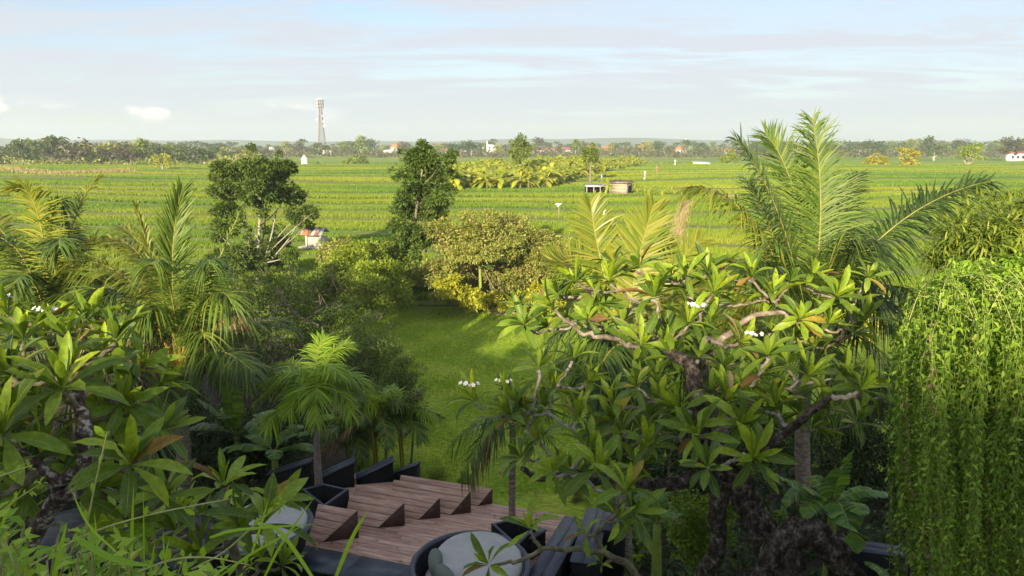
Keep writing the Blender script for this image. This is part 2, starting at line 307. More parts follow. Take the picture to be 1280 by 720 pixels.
# ---------------------------------------------------------------- the ground
def warp(x, y):
    return (8.5*np.sin(x*.021+1.3)+5.0*np.sin(x*.050+y*.018)+2.6*np.sin(x*.10-y*.05+2)+1.3*np.sin(x*.23+y*.07)+5*np.sin(y*.03+x*.012))
TY0, TY1 = 35.0, 200.0
def terr(x, y):
    yy_ = y+warp(x, y); s = 11*np.log(np.maximum(yy_, 10)/20.0)+1.1*np.sin(yy_*.13)*.35; k = np.floor(s); f = s-k
    fade = np.clip((y-TY0)/8, 0, 1)
    z = .13*(k-7)*fade
    z = np.clip(z, 0, 2.2)
    bund = np.exp(-((f-.93)/.04)**2)*.12*fade
    return z+bund, f, k
def groundmat():
    m, t, o = newmat('field_ground')
    ge = N(t, 'ShaderNodeNewGeometry'); s = N(t, 'ShaderNodeSeparateXYZ'); lk(t, ge.outputs['Position'], s.inputs[0])
    # distant fields: long strips of slightly different crops with pale bunds between them
    mp = N(t, 'ShaderNodeMapping'); lk(t, ge.outputs['Position'], mp.inputs[0]); mp.inputs['Scale'].default_value = (.004, .028, 0)
    nz = N(t, 'ShaderNodeTexNoise'); lk(t, ge.outputs['Position'], nz.inputs['Vector']); nz.inputs['Scale'].default_value = .012
    add = N(t, 'ShaderNodeVectorMath', operation='MULTIPLY_ADD'); lk(t, nz.outputs['Color'], add.inputs[0]); add.inputs[1].default_value = (1.2, 1.2, 0); lk(t, mp.outputs[0], add.inputs[2])
    vo = N(t, 'ShaderNodeTexVoronoi'); lk(t, add.outputs[0], vo.inputs['Vector']); vo.inputs['Scale'].default_value = 1
    sv = N(t, 'ShaderNodeSeparateColor'); lk(t, vo.outputs['Color'], sv.inputs[0])
    c = ramp(t, sv.outputs[0], [(.14,.22,.03),(.20,.30,.035),(.27,.36,.05),(.26,.28,.08)])
    fn = N(t, 'ShaderNodeTexNoise'); lk(t, ge.outputs['Position'], fn.inputs['Vector']); fn.inputs['Scale'].default_value = 1.4; fn.inputs['Detail'].default_value = 8; fn.inputs['Roughness'].default_value = .7
    mx = N(t, 'ShaderNodeMix', data_type='RGBA', blend_type='MULTIPLY'); mx.inputs[0].default_value = 1; lk(t, c, mx.inputs[6]); lk(t, ramp(t, fn.outputs[0], [(.6,.62,.6),(1.3,1.25,1.2)], [.3,.7]), mx.inputs[7])
    p = N(t, 'ShaderNodeBsdfPrincipled'); p.inputs['Roughness'].default_value = .95; p.inputs['Specular IOR Level'].default_value = .1
    lk(t, mx.outputs[2], p.inputs['Base Color'])
    bp = N(t, 'ShaderNodeBump'); bp.inputs['Strength'].default_value = .8; bp.inputs['Distance'].default_value = .3; lk(t, fn.outputs[0], bp.inputs['Height']); lk(t, bp.outputs[0], p.inputs['Normal'])
    lk(t, p.outputs[0], o.inputs[0]); return m
GROUND = groundmat()
o = part('plain', *cat([(np.array([[-2500,-200,-.06],[2500,-200,-.06],[2500,2500,-.06],[-2500,2500,-.06]], float), np.array([[0,1,2,3]]))]), GROUND); o['kind'] = 'structure'
xs = np.concatenate([np.arange(-190, -70, 2.5), np.arange(-70, 70, 1.0), np.arange(70, 190, 2.5)])
ys = np.concatenate([np.arange(TY0, 110, .33), np.arange(110, TY1+.1, .6)])
X, Y = np.meshgrid(xs, ys); Z, Ff, Kk = terr(X, Y)
fe = np.clip((190-np.abs(X))/10, 0, 1)*np.clip((TY1-Y)/6, 0, 1); Z = Z*fe
ny, nx = X.shape; ii = (np.arange(ny-1)[:, None]*nx+np.arange(nx-1)[None]).ravel()
part('rice_terraces', np.stack([X, Y, Z], -1).reshape(-1, 3), np.stack([ii, ii+1, ii+nx+1, ii+nx], -1), [surf('terrace_rice', [(.135,.19,.018),(.18,.25,.022)], scale=.9, rough=.95, bump=.5, dist=.1), surf('bund_grass', [(.10,.13,.03),(.15,.18,.04),(.20,.21,.07)], scale=2.5, rough=.95, bump=.6, dist=.1)], mi=(Ff[:-1, :-1] > .86).ravel().astype(np.int32), smooth=True)['kind'] = 'structure'
# rice plants: real upright blades in the flat of each terrace
def patchtint(m, sc=.035, lo=(.60,.80,.9), hi=(1.32,1.08,1.15)):
    t = m.node_tree; p = [n for n in t.nodes if n.type == 'BSDF_PRINCIPLED'][0]; src = p.inputs['Base Color'].links[0].from_socket; g = N(t, 'ShaderNodeNewGeometry')
    mp = N(t, 'ShaderNodeMapping'); lk(t, g.outputs['Position'], mp.inputs[0]); mp.inputs['Scale'].default_value = (sc*.6, sc*1.6, 0)
    ns = N(t, 'ShaderNodeTexNoise'); lk(t, mp.outputs[0], ns.inputs['Vector']); ns.inputs['Scale'].default_value = 1; ns.inputs['Detail'].default_value = 4
    mx = N(t, 'ShaderNodeMix', data_type='RGBA', blend_type='MULTIPLY'); mx.inputs[0].default_value = 1; dst = [l.to_socket for l in src.links]
    lk(t, src, mx.inputs[6]); lk(t, ramp(t, ns.outputs[0], [lo, (1,1,1), hi], [.36,.5,.64]), mx.inputs[7])
    for d_ in dst: lk(t, mx.outputs[2], d_)
    return m
RICE = leafmat('rice_blade', [(.145,.225,.016),(.215,.31,.022),(.30,.38,.04)], [0,.5,1], trans=.4, rough=.5)
def in_plant(x, y):
    "where the banana grove and huts stand no rice grows"
    return ((y > 88) & (y < 150) & (x > -11-(y-100)*.05) & (x < 9+(y-88)*.9) & False)
def rice(n, y0, y1, h, wd, seed):
    r = np.random.default_rng(seed)
    u = r.uniform(0, 1, n); y = 1/(1/y0-u*(1/y0-1/y1))       # denser close by
    y = y0+(y1-y0)*r.uniform(0, 1, n)**1.35
    x = r.uniform(-.75, .75, n)*y
    x += -.0
    z, f, k = terr(x, y)
    kk = (np.sin(k*12.9898)*43758.5453) % 1
    ok = (f < .88) & (f > .03)
    x, y, z, kk, f = x[ok], y[ok], z[ok], kk[ok], f[ok]; n = len(x)
    # planted in rows: jitter pulled to lines along the terrace
    hh = h*(.8+.4*kk)*(1-.45*f)*r.uniform(.8, 1.15, n)
    Vs = []; 
    for b in range(3):
        a = r.uniform(0, math.pi, n); lean = r.normal(0, .18, (n, 2))
        dx = np.cos(a)*wd; dy = np.sin(a)*wd
        p0 = np.stack([x-dx, y-dy, z], -1); p1 = np.stack([x+dx, y+dy, z], -1); p2 = np.stack([x+lean[:, 0]*hh, y+lean[:, 1]*hh, z+hh*r.uniform(.8, 1.1, n)], -1)
        Vs.append(np.stack([p0, p1, p2], 1))
    V = np.stack(Vs, 1).reshape(-1, 3); F = np.arange(len(V)).reshape(-1, 3)
    return V, [F]
patchtint(RICE); patchtint(bpy.data.materials['terrace_rice'])
part('rice_plants', *cat([rice(150000, 36, 85, .26, .026, 3), rice(260000, 80, 196, .30, .05, 4)]), RICE, kind='stuff')
# lawn
def lawnmat():
    m, t, o = newmat('lawn_grass')
    ge = N(t, 'ShaderNodeNewGeometry')
    a = N(t, 'ShaderNodeTexNoise'); lk(t, ge.outputs['Position'], a.inputs['Vector']); a.inputs['Scale'].default_value = .55; a.inputs['Detail'].default_value = 4
    mp = N(t, 'ShaderNodeMapping'); lk(t, ge.outputs['Position'], mp.inputs[0]); mp.inputs['Scale'].default_value = (6, 11, 6)
    b = N(t, 'ShaderNodeTexNoise'); lk(t, mp.outputs[0], b.inputs['Vector']); b.inputs['Scale'].default_value = 1; b.inputs['Detail'].default_value = 8; b.inputs['Roughness'].default_value = .7
    c = ramp(t, a.outputs[0], [(.21,.31,.026),(.27,.37,.032),(.35,.40,.05)], [.35,.5,.7])
    mx = N(t, 'ShaderNodeMix', data_type='RGBA', blend_type='MULTIPLY'); mx.inputs[0].default_value = 1; lk(t, c, mx.inputs[6]); lk(t, ramp(t, b.outputs[0], [(.55,.6,.5),(1.3,1.25,1.2)], [.35,.65]), mx.inputs[7])
    p = N(t, 'ShaderNodeBsdfPrincipled'); p.inputs['Roughness'].default_value = .9; p.inputs['Specular IOR Level'].default_value = .15; lk(t, mx.outputs[2], p.inputs['Base Color'])
    bp = N(t, 'ShaderNodeBump'); bp.inputs['Strength'].default_value = .7; bp.inputs['Distance'].default_value = .06; lk(t, b.outputs[0], bp.inputs['Height']); lk(t, bp.outputs[0], p.inputs['Normal'])
    lk(t, p.outputs[0], o.inputs[0]); return m
def hump(x, y): return .05*np.sin(x*.6+.4)+.045*np.sin(y*.5+x*.2)+.05
xs = np.arange(-34, 34.1, .8); ys = np.arange(3.0, 38.1, .8); X, Y = np.meshgrid(xs, ys); ny, nx = X.shape
ii = (np.arange(ny-1)[:, None]*nx+np.arange(nx-1)[None]).ravel()
part('lawn', np.stack([X, Y, hump(X, Y)*np.clip((38-Y)/3, 0, 1)-.01], -1).reshape(-1, 3), np.stack([ii, ii+1, ii+nx+1, ii+nx], -1), lawnmat(), smooth=True)['kind'] = 'structure'
GRASS = leafmat('grass_blade', [(.17,.29,.02),(.24,.38,.026),(.34,.44,.04)], [0,.6,1], trans=.4, rough=.5)
n = 150000; y = 13.5+21.5*rng.uniform(0, 1, n)**1.1; x = rng.uniform(-.33, .36, n)*y+.02*y; z = hump(x, y)*np.clip((38-y)/3, 0, 1)-.02
ok = ~((y < 15.2) & (x < 1.5) & (x > -4.5)); x, y, z = x[ok], y[ok], z[ok]; n = len(x)
a = rng.uniform(0, math.pi, n); hh = rng.uniform(.035, .075, n)*(1+.5*np.sin(x*2)*np.sin(y*1.7)); l = rng.normal(0, .5, (n, 2)); wd = .006+y*.0004
V = np.stack([np.stack([x-np.cos(a)*wd, y-np.sin(a)*wd, z], -1), np.stack([x+np.cos(a)*wd, y+np.sin(a)*wd, z], -1), np.stack([x+l[:, 0]*hh, y+l[:, 1]*hh, z+hh], -1)], 1).reshape(-1, 3)
part('lawn_blades', V, np.arange(len(V)).reshape(-1, 3), GRASS, kind='stuff')
# low hills on the horizon
xs = np.linspace(-2400, 2400, 240); h = 13+5*np.sin(xs*.0021+1)+3*np.sin(xs*.006)+1.5*np.sin(xs*.017+2)+np.clip(-xs-700, 0, 900)*.02
V = np.concatenate([np.c_[xs, np.full(240, 2000), np.full(240, -.5)], np.c_[xs, np.full(240, 2180)+30*np.sin(xs*.01), h], np.c_[xs, np.full(240, 2420), np.full(240, -.5)]])
i = np.arange(239); part('distant_hills', V, np.concatenate([np.stack([i, i+1, i+241, i+240], -1), np.stack([i+240, i+241, i+481, i+480], -1)]), surf('hill_forest', [(.03,.05,.02),(.06,.08,.035)], scale=.03, bump=.6, dist=4), smooth=True)['kind'] = 'structure'
# ---------------------------------------------------------------- the terrace the view is taken from and an added, unseen tall block behind it, there only to shade the garden
def plain_part(nm, parts, mat, par=None, **k):
    V, F = cat(parts); return part(nm, V, F, mat, par, **k)
house = thing('villa', 'white plastered villa with the planted terrace above the garden', 'villa', (-10, -7, 0))
plain_part('wall', [box(-14, 16, -14, 1.2, 0, 5.5)], WALLW, house)
plain_part('terrace_floor', [box(-14, 16, -14, 1.2, 5.52, 5.8)], WALLG, house)
plain_part('planter_wall', [box(-14, 16, 1.2, 2.3, 5.1, 5.8)], BLACK, house)
blk = thing('shade_block', 'added unseen long white hotel block standing behind the villa', 'shading', (-20, -64, 0))
plain_part('wall', [box(-120, -36, -74, -57, 0, 23.4), box(-36, 60, -74, -58, 0, 22.9)], WALLW, blk)
plain_part('roof', [box(-121, -35.99, -75, -56, 23.4, 23.9), box(-35.98, 61, -75, -57, 22.9, 23.4)], ROOF_R, blk)
for fl in range(7):
    for k in range(30): plain_part('window', [box(-112+k*5.6, -110+k*5.6, -56.9 if k < 13 else -57.9, -56.8 if k < 13 else -57.8, 1.5+fl*3.3, 3.4+fl*3.3)], BLACK, blk) if (k != 13) else None

# ---------------------------------------------------------------- crowns, shrubs, trees
def blob_leaves(blobs, n, size, r, tpl=LEAF4, inner=.25, up=.5, aspect=.42, droop=0, sub=16):
    "leaves spread through a set of ellipsoid clumps (x,y,z,r[,rz])"
    B = np.array([[b[0], b[1], b[2], b[3], b[4] if len(b) > 4 else b[3]*.85] for b in blobs], float)
    wgt = B[:, 3]**2; k = r.choice(len(B), n, p=wgt/wgt.sum())
    if sub:
        ns = max(10, int(len(B)*sub)); kk = r.choice(len(B), ns, p=wgt/wgt.sum()); ds = rsph(ns, r); fr_ = r.uniform(.45, 1.2, ns)
        sc = B[kk, :3]+ds*fr_[:, None]*np.stack([B[kk, 3], B[kk, 3], B[kk, 4]], -1); sr = B[kk, 3]*r.uniform(.16, .40, ns)
        n2 = int(n*(.8 if sub > 10 else .9)); q = r.choice(ns, n2, p=sr**2/(sr**2).sum()); dd = rsph(n2, r); rr_ = r.uniform(.3, 1.05, n2)**.5*r.normal(1, .12, n2)
        p = sc[q]+dd*(sr[q]*rr_)[:, None]*[1, 1, .7]
        od = nrm(p-B[kk[q], :3]); dirn = nrm(dd*.7+od*.5+rsph(n2, r)*.7+np.array([0, 0, -droop-.1])); nv = nrm(od*.4+dd*.4+rsph(n2, r)*.45+np.array([0, 0, up+.2])); sz = size*r.uniform(.65, 1.3, n2)
        a1 = scatter(tpl[0], tpl[1], orient(dirn, nv, sz, sz*aspect*r.uniform(.8, 1.2, n2)), p)
        Bs = B.copy(); Bs[:, 3:] *= .62
        return cat([a1, blob_leaves(Bs, n-n2, size*1.15, r, tpl, .6, up, aspect, droop, sub=0)])
    d = rsph(n, r); rad = np.where(r.uniform(0, 1, n) < inner, r.uniform(.2, .9, n), r.normal(.97, .10, n))
    lump = 1+.16*np.sin(d[:, 0]*5+k)*np.sin(d[:, 1]*4+k*2)+.12*np.sin(d[:, 2]*7+k*3)
    rad = rad*lump
    p = B[k, :3]+d*rad[:, None]*np.stack([B[k, 3], B[k, 3], B[k, 4]], -1)
    dirn = nrm(d*.8+rsph(n, r)*.9+np.array([0, 0, -droop])); nv = nrm(d*.5+rsph(n, r)*.6+np.array([0, 0, up]))
    sz = size*r.uniform(.65, 1.3, n)
    return scatter(tpl[0], tpl[1], orient(dirn, nv, sz, sz*aspect*r.uniform(.8, 1.2, n)), p)
def limbs(base, blobs, r, rad=.06, frac=.8, sag=.15):
    out = []
    b = np.array(base, float)
    for q in blobs:
        e = np.array(q[:3]); m = (b+e)/2+np.array([r.normal(0, .08), r.normal(0, .08), 0])*np.linalg.norm(e-b); m[2] = b[2]+(e[2]-b[2])*(.5-sag)
        pts = bez(b, m, b+(e-b)*frac if frac < 1 else e, 7); out.append(tube(pts, np.linspace(rad, rad*.25, 7), 6, cap=False))
    return out
def shrub(name, label, ca, blobs, n, size, mat, ground=0.0, seed=0, bark=None, rad=.05, group=None, aspect=.42, extra=None, tpl=LEAF4, up=.5, droop=0, inner=.25):
    r = np.random.default_rng(seed+100)
    B = np.array([b[:3] for b in blobs]); c = B.mean(0); base = np.array([c[0], c[1]+.0, ground])
    t = thing(name, label, ca, base, group)
    V, F = blob_leaves(blobs, n, size, r, tpl=tpl, aspect=aspect, up=up, droop=droop, inner=inner); part('foliage', V, F, mat, t)
    V, F = cat(limbs(base, blobs, r, rad)); part('stems', V, F, bark or BARK, t)
    if extra:
        for nm, nn, ss, mm in extra:
            V, F = blob_leaves(blobs, nn, ss, r, tpl=tpl, inner=0); part(nm, V, F, mm, t)
    return t
def pb(lst, Y, dy=.6, seed=0, flat=.85):
    "clumps given as photo position, photo radius, at Y metres ahead"
    r = np.random.default_rng(seed); o = []
    for e in lst:
        y = Y+(e[3] if len(e) > 3 else r.normal(0, dy)); p = P(e[0], e[1], y); rr = e[2]*y/FPX
        o.append((p[0], p[1], p[2], rr, rr*flat))
    return o
def tree(name, label, ca, lst, Y, n, size, mat, trunk, tr, seed=0, bark=BARK_P, dy=.6, ground=None, group=None, limbr=.05, extra=None, aspect=.42, more=()):
    "trunk: list of photo positions from the ground up; branches run from its last point to every clump"
    r = np.random.default_rng(seed+5)
    blobs = pb(lst, Y, dy, seed)
    pts = [P(a, b, Y) for a, b in trunk]
    g = ground if ground is not None else 0.0
    pts[0][2] = g
    t = thing(name, label, ca, pts[0], group)
    V, F = blob_leaves(blobs, n, size, r, aspect=aspect, sub=9); part('crown', V, F, mat, t)
    cp = catmull(pts, 5); V, F = tube(cp, np.linspace(tr, tr*.45, len(cp)), 9, wob=wobf(6, .1, seed)); part('trunk', V, F, bark, t)
    for m in more:
        pp = catmull([P(a, b, Y+m[1]) for a, b in m[0]], 5); V, F = tube(pp, np.linspace(m[2], m[2]*.5, len(pp)), 7); part('trunk', V, F, bark, t)
    tp_ = cp[len(cp)//3:]; lb = []
    for q in blobs:
        q3 = np.array(q[:3]); hd = np.linalg.norm(tp_[:, :2]-q3[:2], axis=1); dd = np.linalg.norm(tp_-q3, axis=1)+np.maximum(0, tp_[:, 2]-q3[2]+q[3]*.4+hd*.8)*4; lb += limbs(tp_[int(dd.argmin())], [q], r, limbr, .95)
    V, F = cat(lb); part('branches', V, F, bark, t)
    if extra:
        for nm, nn, ss, mm in extra:
            V, F = blob_leaves(blobs, nn, ss, r, inner=0); part(nm, V, F, mm, t)
    return t

# ---------------------------------------------------------------- palms
def frond_geo(P0, P1, P2, L, n, droop, r, wd=.042, face=None, t0=.14, fold=.15, ang=(78, 30), ragged=.15):
    P0, P1, P2 = [np.asarray(q, float) for q in (P0, P1, P2)]
    n = int(n*1.3); wd = wd*.8; t = np.linspace(t0, .985, n); tt = t[:, None]
    C = (1-tt)**2*P0+2*tt*(1-tt)*P1+tt*tt*P2; T = nrm(2*(1-tt)*(P1-P0)+2*tt*(P2-P1))
    h = P2-P0; h[2] = 0; h = h/(np.linalg.norm(h)+1e-6)
    if face is None: N0 = np.array([0, 0, 1.])*1.0-h*.8
    else: N0 = np.asarray(face, float)
    S = nrm(np.cross(T, N0)); Nn = nrm(np.cross(S, T))
    parts = []
    for sd_ in (-1, 1):
        a = np.radians(np.interp(t, [t0, 1], ang)+r.normal(0, 7, n)+5*np.sin(t*23+n))
        d = nrm(S*sd_*np.sin(a)[:, None]+T*np.cos(a)[:, None]+Nn*(fold+r.normal(0, ragged, n))[:, None])
        ln = L*np.interp(t, [0, .14, .3, .55, .85, 1], [.35, .6, .92, 1, .72, .35])*r.uniform(.74, 1.08, n)*np.where(r.uniform(0, 1, n) < .04, .3, 1)
        wv = nrm(T-(T*d).sum(1)[:, None]*d)
        dr = droop*r.uniform(.4, 1.7, n)
        segs = []
        for s, ww in ((0, .5), (.33, 1), (.68, .75), (1, .06)):
            c = C+d*(ln*s)[:, None]; c[:, 2] -= dr*ln*s*s*(1 if s < 1 else 1.0)
            segs.append(c-wv*wd*.5*ww); segs.append(c+wv*wd*.5*ww)
        V = np.stack(segs, 1).reshape(-1, 3); b = (np.arange(n)*8)[:, None]
        F = np.concatenate([b+np.array([[0, 1, 3, 2]]), b+np.array([[2, 3, 5, 4]]), b+np.array([[4, 5, 7, 6]])])
        parts.append((V, [F]))
    return cat(parts)
def add_frond(t, P0, P1, P2, L, n=70, droop=.25, mat=None, r=rng, wd=.042, face=None, rib=None, rr=.022, **k):
    V, F = frond_geo(P0, P1, P2, L, n, droop, r, wd, face, **k)
    o = part('frond', V, F, mat or PALM, t)
    V, F = tube(bez(P0, P1, P2, 14), np.linspace(rr, rr*.2, 14), 5); part('midrib', V, F, rib or RACH, o)
    return o
def palm_trunk(t, pts, r0, r1, mat=BARK_PALM, rings=26, seed=1):
    cp = catmull(pts, 30); n = len(cp); L = np.concatenate([[0], np.cumsum(np.linalg.norm(np.diff(cp, axis=0), axis=1))])
    ph = (L*rings/ (L[-1])) % 1
    rad = np.linspace(r0, r1, n)*(1+.10*(1-ph)-.05)
    V, F = tube(cp, rad, 14, wob=wobf(14, .05, seed)); return part('trunk', V, F, mat, t)
def radial(t, C, n, ln, L, els, r, mats, droop=.3, bend=.5, npair=60, skip=None, wd=.042, rr=.02, az0=0, rib=None):
    for i in range(n):
        az = az0+i*2.39996+r.normal(0, .12); el = R(np.interp(i/(n-1), [0, 1], els)+r.normal(0, 5))
        if skip and skip(az, el): continue
        l = ln*r.uniform(.85, 1.1); h = np.array([math.cos(az), math.sin(az), 0])
        d0 = h*math.cos(el)+np.array([0, 0, math.sin(el)])
        P1 = C+d0*l*.55; P2 = C+h*l*(math.cos(el)*.8+.22)+np.array([0, 0, l*(math.sin(el)-bend*(.35+.65*math.cos(el)))])
        add_frond(t, C, P1, P2, L*r.uniform(.85, 1.1), npair, droop, mats[r.choice(len(mats))], r, wd=wd, rr=rr, rib=rib)

# big coconut palm on the right
YR = 14.0; r = np.random.default_rng(11)
C = P(1010, 408, YR)
t = thing('coconut_palm', 'tall coconut palm on the right whose upright crown reaches above the horizon', 'palm tree', (G(1004, 655)[0], YR, 0))
palm_trunk(t, [(G(1004, 655)[0], YR, 0), P(1003, 560, YR), P(1006, 480, YR), C], .155, .115, rings=40)
def fr(t, pts, Y, L, dY=(0, 0, 0), **k):
    a, b, c = pts; return add_frond(t, P(*a, Y+dY[0]), P(*b, Y+dY[1]), P(*c, Y+dY[2]), L, r=r, **k)
fr(t, [(1008,405),(1040,270),(1015,146)], YR, 1.1, (0,.1,.5), n=135, wd=.03, droop=.32, mat=PALM, face=(0,-1,.25), ang=(68,28), rib=RACH)
fr(t, [(1008,400),(1010,225),(955,165)], YR, 1.0, (0,.9,1.2), n=110, wd=.032, droop=.2, mat=PALM, face=(.4,-1,.5))
fr(t, [(1005,400),(985,250),(918,172)], YR, .95, (0,-.6,-.9), n=80, droop=.35, mat=PALM_D, face=(.5,-.6,.9))
fr(t, [(1005,405),(935,215),(856,236)], YR, .85, (0,-.3,-.5), n=75, droop=.7, mat=PALM_Y)
fr(t, [(1003,408),(930,300),(880,330)], YR, .9, (0,.6,1.2), n=70, droop=.6, mat=PALM_Y)
fr(t, [(1012,400),(1045,265),(1075,215)], YR, .8, (0,1.1,1.8), n=70, droop=.5, mat=PALM_K)
fr(t, [(1006,402),(960,270),(935,225)], YR, .9, (0,.8,1.6), n=90, droop=.5, mat=PALM_D, wd=.032)
fr(t, [(1013,404),(1075,300),(1085,300)], YR, .9, (0,-.9,-1.8), n=90, droop=.7, mat=PALM_K, wd=.034)
fr(t, [(1004,404),(965,300),(930,335)], YR, .9, (0,-.8,-1.5), n=90, droop=.8, mat=PALM_K, wd=.034)
fr(t, [(1016,402),(1110,250),(1240,226)], YR, 1.0, (0,-.2,-.4), n=125, droop=.55, mat=PALM_K, ang=(80,34), face=(-.3,-.5,1), wd=.042)
fr(t, [(1015,405),(1080,330),(1120,400)], YR, .85, (0,-.8,-1.4), n=70, droop=.8, mat=PALM_K)
fr(t, [(1016,408),(1110,320),(1150,380)], YR, .9, (0,.6,1.0), n=70, droop=.8, mat=PALM_K)
fr(t, [(1014,412),(1070,390),(1125,470)], YR, .8, (0,.3,.3), n=60, droop=.8, mat=PALM_D)
fr(t, [(1010,412),(1040,420),(1060,520)], YR, .8, (0,-.8,-1.2), n=60, droop=.8, mat=PALM)
fr(t, [(1006,412),(960,380),(925,450)], YR, .8, (0,-.4,-.8), n=60, droop=.8, mat=PALM_D)
fr(t, [(1006,408),(985,330),(965,300)], YR, .9, (0,-1.0,-1.9), n=60, droop=.8, mat=PALM)
fr(t, [(1008,408),(1050,300),(1060,290)], YR, .9, (0,-1.2,-2.2), n=60, droop=.7, mat=PALM)
fr(t, [(1004,410),(960,330),(905,380)], YR, .9, (0,.2,.2), n=60, droop=.6, mat=PALM_Y)
for k in range(5):
    q = C+np.array([r.normal(0, .16), r.normal(-.1, .1), -.12+r.normal(0, .08)]); V, F = tube([q+[0,0,.12], q+[0,0,.07], q, q-[0,0,.08], q-[0,0,.11]], [.01,.08,.1,.075,.01], 9)
    part('coconut', V, F, HUSK, t, smooth=True)
# palm hidden behind the frangipani, its trunk rising at the planter
YM = 12.3; C = P(782, 440, YM)
t = thing('coconut_palm', 'coconut palm behind the frangipani, yellow sunlit-coloured fronds above and dark skirt hanging below', 'palm tree', (P(781,600,YM)[0], YM, 0))
palm_trunk(t, [(P(784,600,YM)[0], YM, 0), P(781, 700, YM), P(778, 560, YM), C], .145, .10, rings=42, seed=3)
fr(t, [(782,430),(790,335),(818,254)], YM, .8, (0,.2,.6), n=80, droop=.08, mat=PALM_Y, face=(0,-1,.3))
fr(t, [(780,430),(745,320),(738,250)], YM, .75, (0,.4,.6), n=70, droop=.15, mat=PALM_Y, face=(.3,-1,.2))
fr(t, [(780,432),(745,325),(690,328)], YM, .8, (0,.6,.8), n=70, droop=-.25, mat=PALM_Y)
fr(t, [(786,432),(830,330),(878,300)], YM, .75, (0,.4,.8), n=70, droop=.1, mat=PALM_Y, face=(-.2,-1,.5))
fr(t, [(786,432),(850,350),(905,345)], YM, .8, (0,-.2,.2), n=70, droop=.3, mat=PALM_Y)
for a, b, dy in (((745,400),(700,455),0), ((760,420),(735,500),-.8), ((800,430),(812,520),-.7), ((820,410),(862,480),.2), ((740,410),(715,490),.6), ((790,450),(770,525),-1), ((740,380),(690,420),.5), ((830,400),(880,430),.4)):
    fr(t, [(782,432), a, b], YM, .85, (0, dy*.6, dy), n=60, droop=.75, mat=PALM_D)
# left coconut palm
YL = 14.5; C = P(228, 452, YL); r = np.random.default_rng(21)
t = thing('coconut_palm', 'coconut palm on the left with orange frond stalks and one bright upright frond', 'palm tree', (P(228,600,YL)[0], YL, 0))
palm_trunk(t, [(P(230,600,YL)[0], YL, 0), P(229, 560, YL), P(226, 500, YL), C], .15, .12, rings=34, seed=5, mat=surf('palm_bark_pink', [(.08,.05,.04),(.24,.17,.14),(.42,.34,.30)], [.3,.5,.7], scale=10, rough=.9, bump=.6, stretch=(1,1,3)))
fr(t, [(226,450),(204,320),(228,234)], YL, .8, (0,-.3,.1), n=110, droop=.08, mat=PALM, face=(.5,-1,.2), ang=(42,16), rib=RACH, wd=.034)
fr(t, [(224,452),(190,290),(135,300)], YL, .8, (0,.3,.6), n=80, droop=.5, mat=PALM_Y)
fr(t, [(230,452),(285,365),(304,400)], YL, .45, (0,.2,.3), n=50, droop=1.0, mat=PALM_B)
fr(t, [(224,452),(120,370),(85,440)], YL, .7, (0,-.3,-.5), n=60, droop=.9, mat=PALM_B)
fr(t, [(224,450),(195,340),(168,252)], YL, .45, (0,.3,.5), n=70, droop=.2, mat=PALM_Y, ang=(30,14), wd=.035)
fr(t, [(222,450),(170,300),(60,330)], YL, .8, (0,.2,.2), n=90, droop=.6, mat=PALM_Y, wd=.034)
fr(t, [(224,450),(200,310),(150,282)], YL, .8, (0,.6,1.2), n=90, droop=.3, mat=PALM_Y, wd=.034)
fr(t, [(226,450),(210,300),(190,330)], YL, .9, (0,-1.2,-2.1), n=90, droop=.6, mat=PALM, wd=.034)
fr(t, [(228,450),(262,300),(262,330)], YL, .8, (0,-.9,-1.6), n=90, droop=.7, mat=PALM_D, wd=.034)
radial(t, C, 8, 3.0, .75, (45, -8), np.random.default_rng(22), [PALM_D, PALM, PALM_B], droop=.7, bend=.5, npair=60, wd=.034, rr=.018, az0=.7)
fr(t, [(230,450),(270,320),(312,242)], YL, .42, (0,.4,.8), n=60, droop=.7, mat=PALM, ang=(40,20))
fr(t, [(224,452),(150,340),(105,365)], YL, .95, (0,-.3,-.6), n=75, droop=.7, mat=PALM_D)
fr(t, [(226,452),(200,340),(165,420)], YL, .95, (0,-.6,-1.0), n=70, droop=.6, mat=PALM)
fr(t, [(228,452),(270,330),(290,380)], YL, .85, (0,-.5,-.9), n=70, droop=.8, mat=PALM)
fr(t, [(230,452),(262,370),(255,455)], YL, .8, (0,-.7,-1.0), n=60, droop=.9, mat=PALM)
fr(t, [(226,454),(180,400),(150,470)], YL, .8, (0,-.2,-.4), n=60, droop=.8, mat=PALM_B)
fr(t, [(228,455),(262,440),(318,478)], YL, .62, (0,-.4,-.8), n=60, droop=.5, mat=PALM)
for a in ((-.5,1.6),(.1,2.3),(.55,1.4),(-.2,1.9),(.3,1.7)):
    V, F = tube(bez(C+[0,-.1,-.45], C+[a[0]*.25,-.2,.3], C+[a[0],-.1,a[1]*.6], 8), [.05,.045,.035,.03,.025,.02,.018,.012], 6); part('stalk', V, F, RACH_O, t)
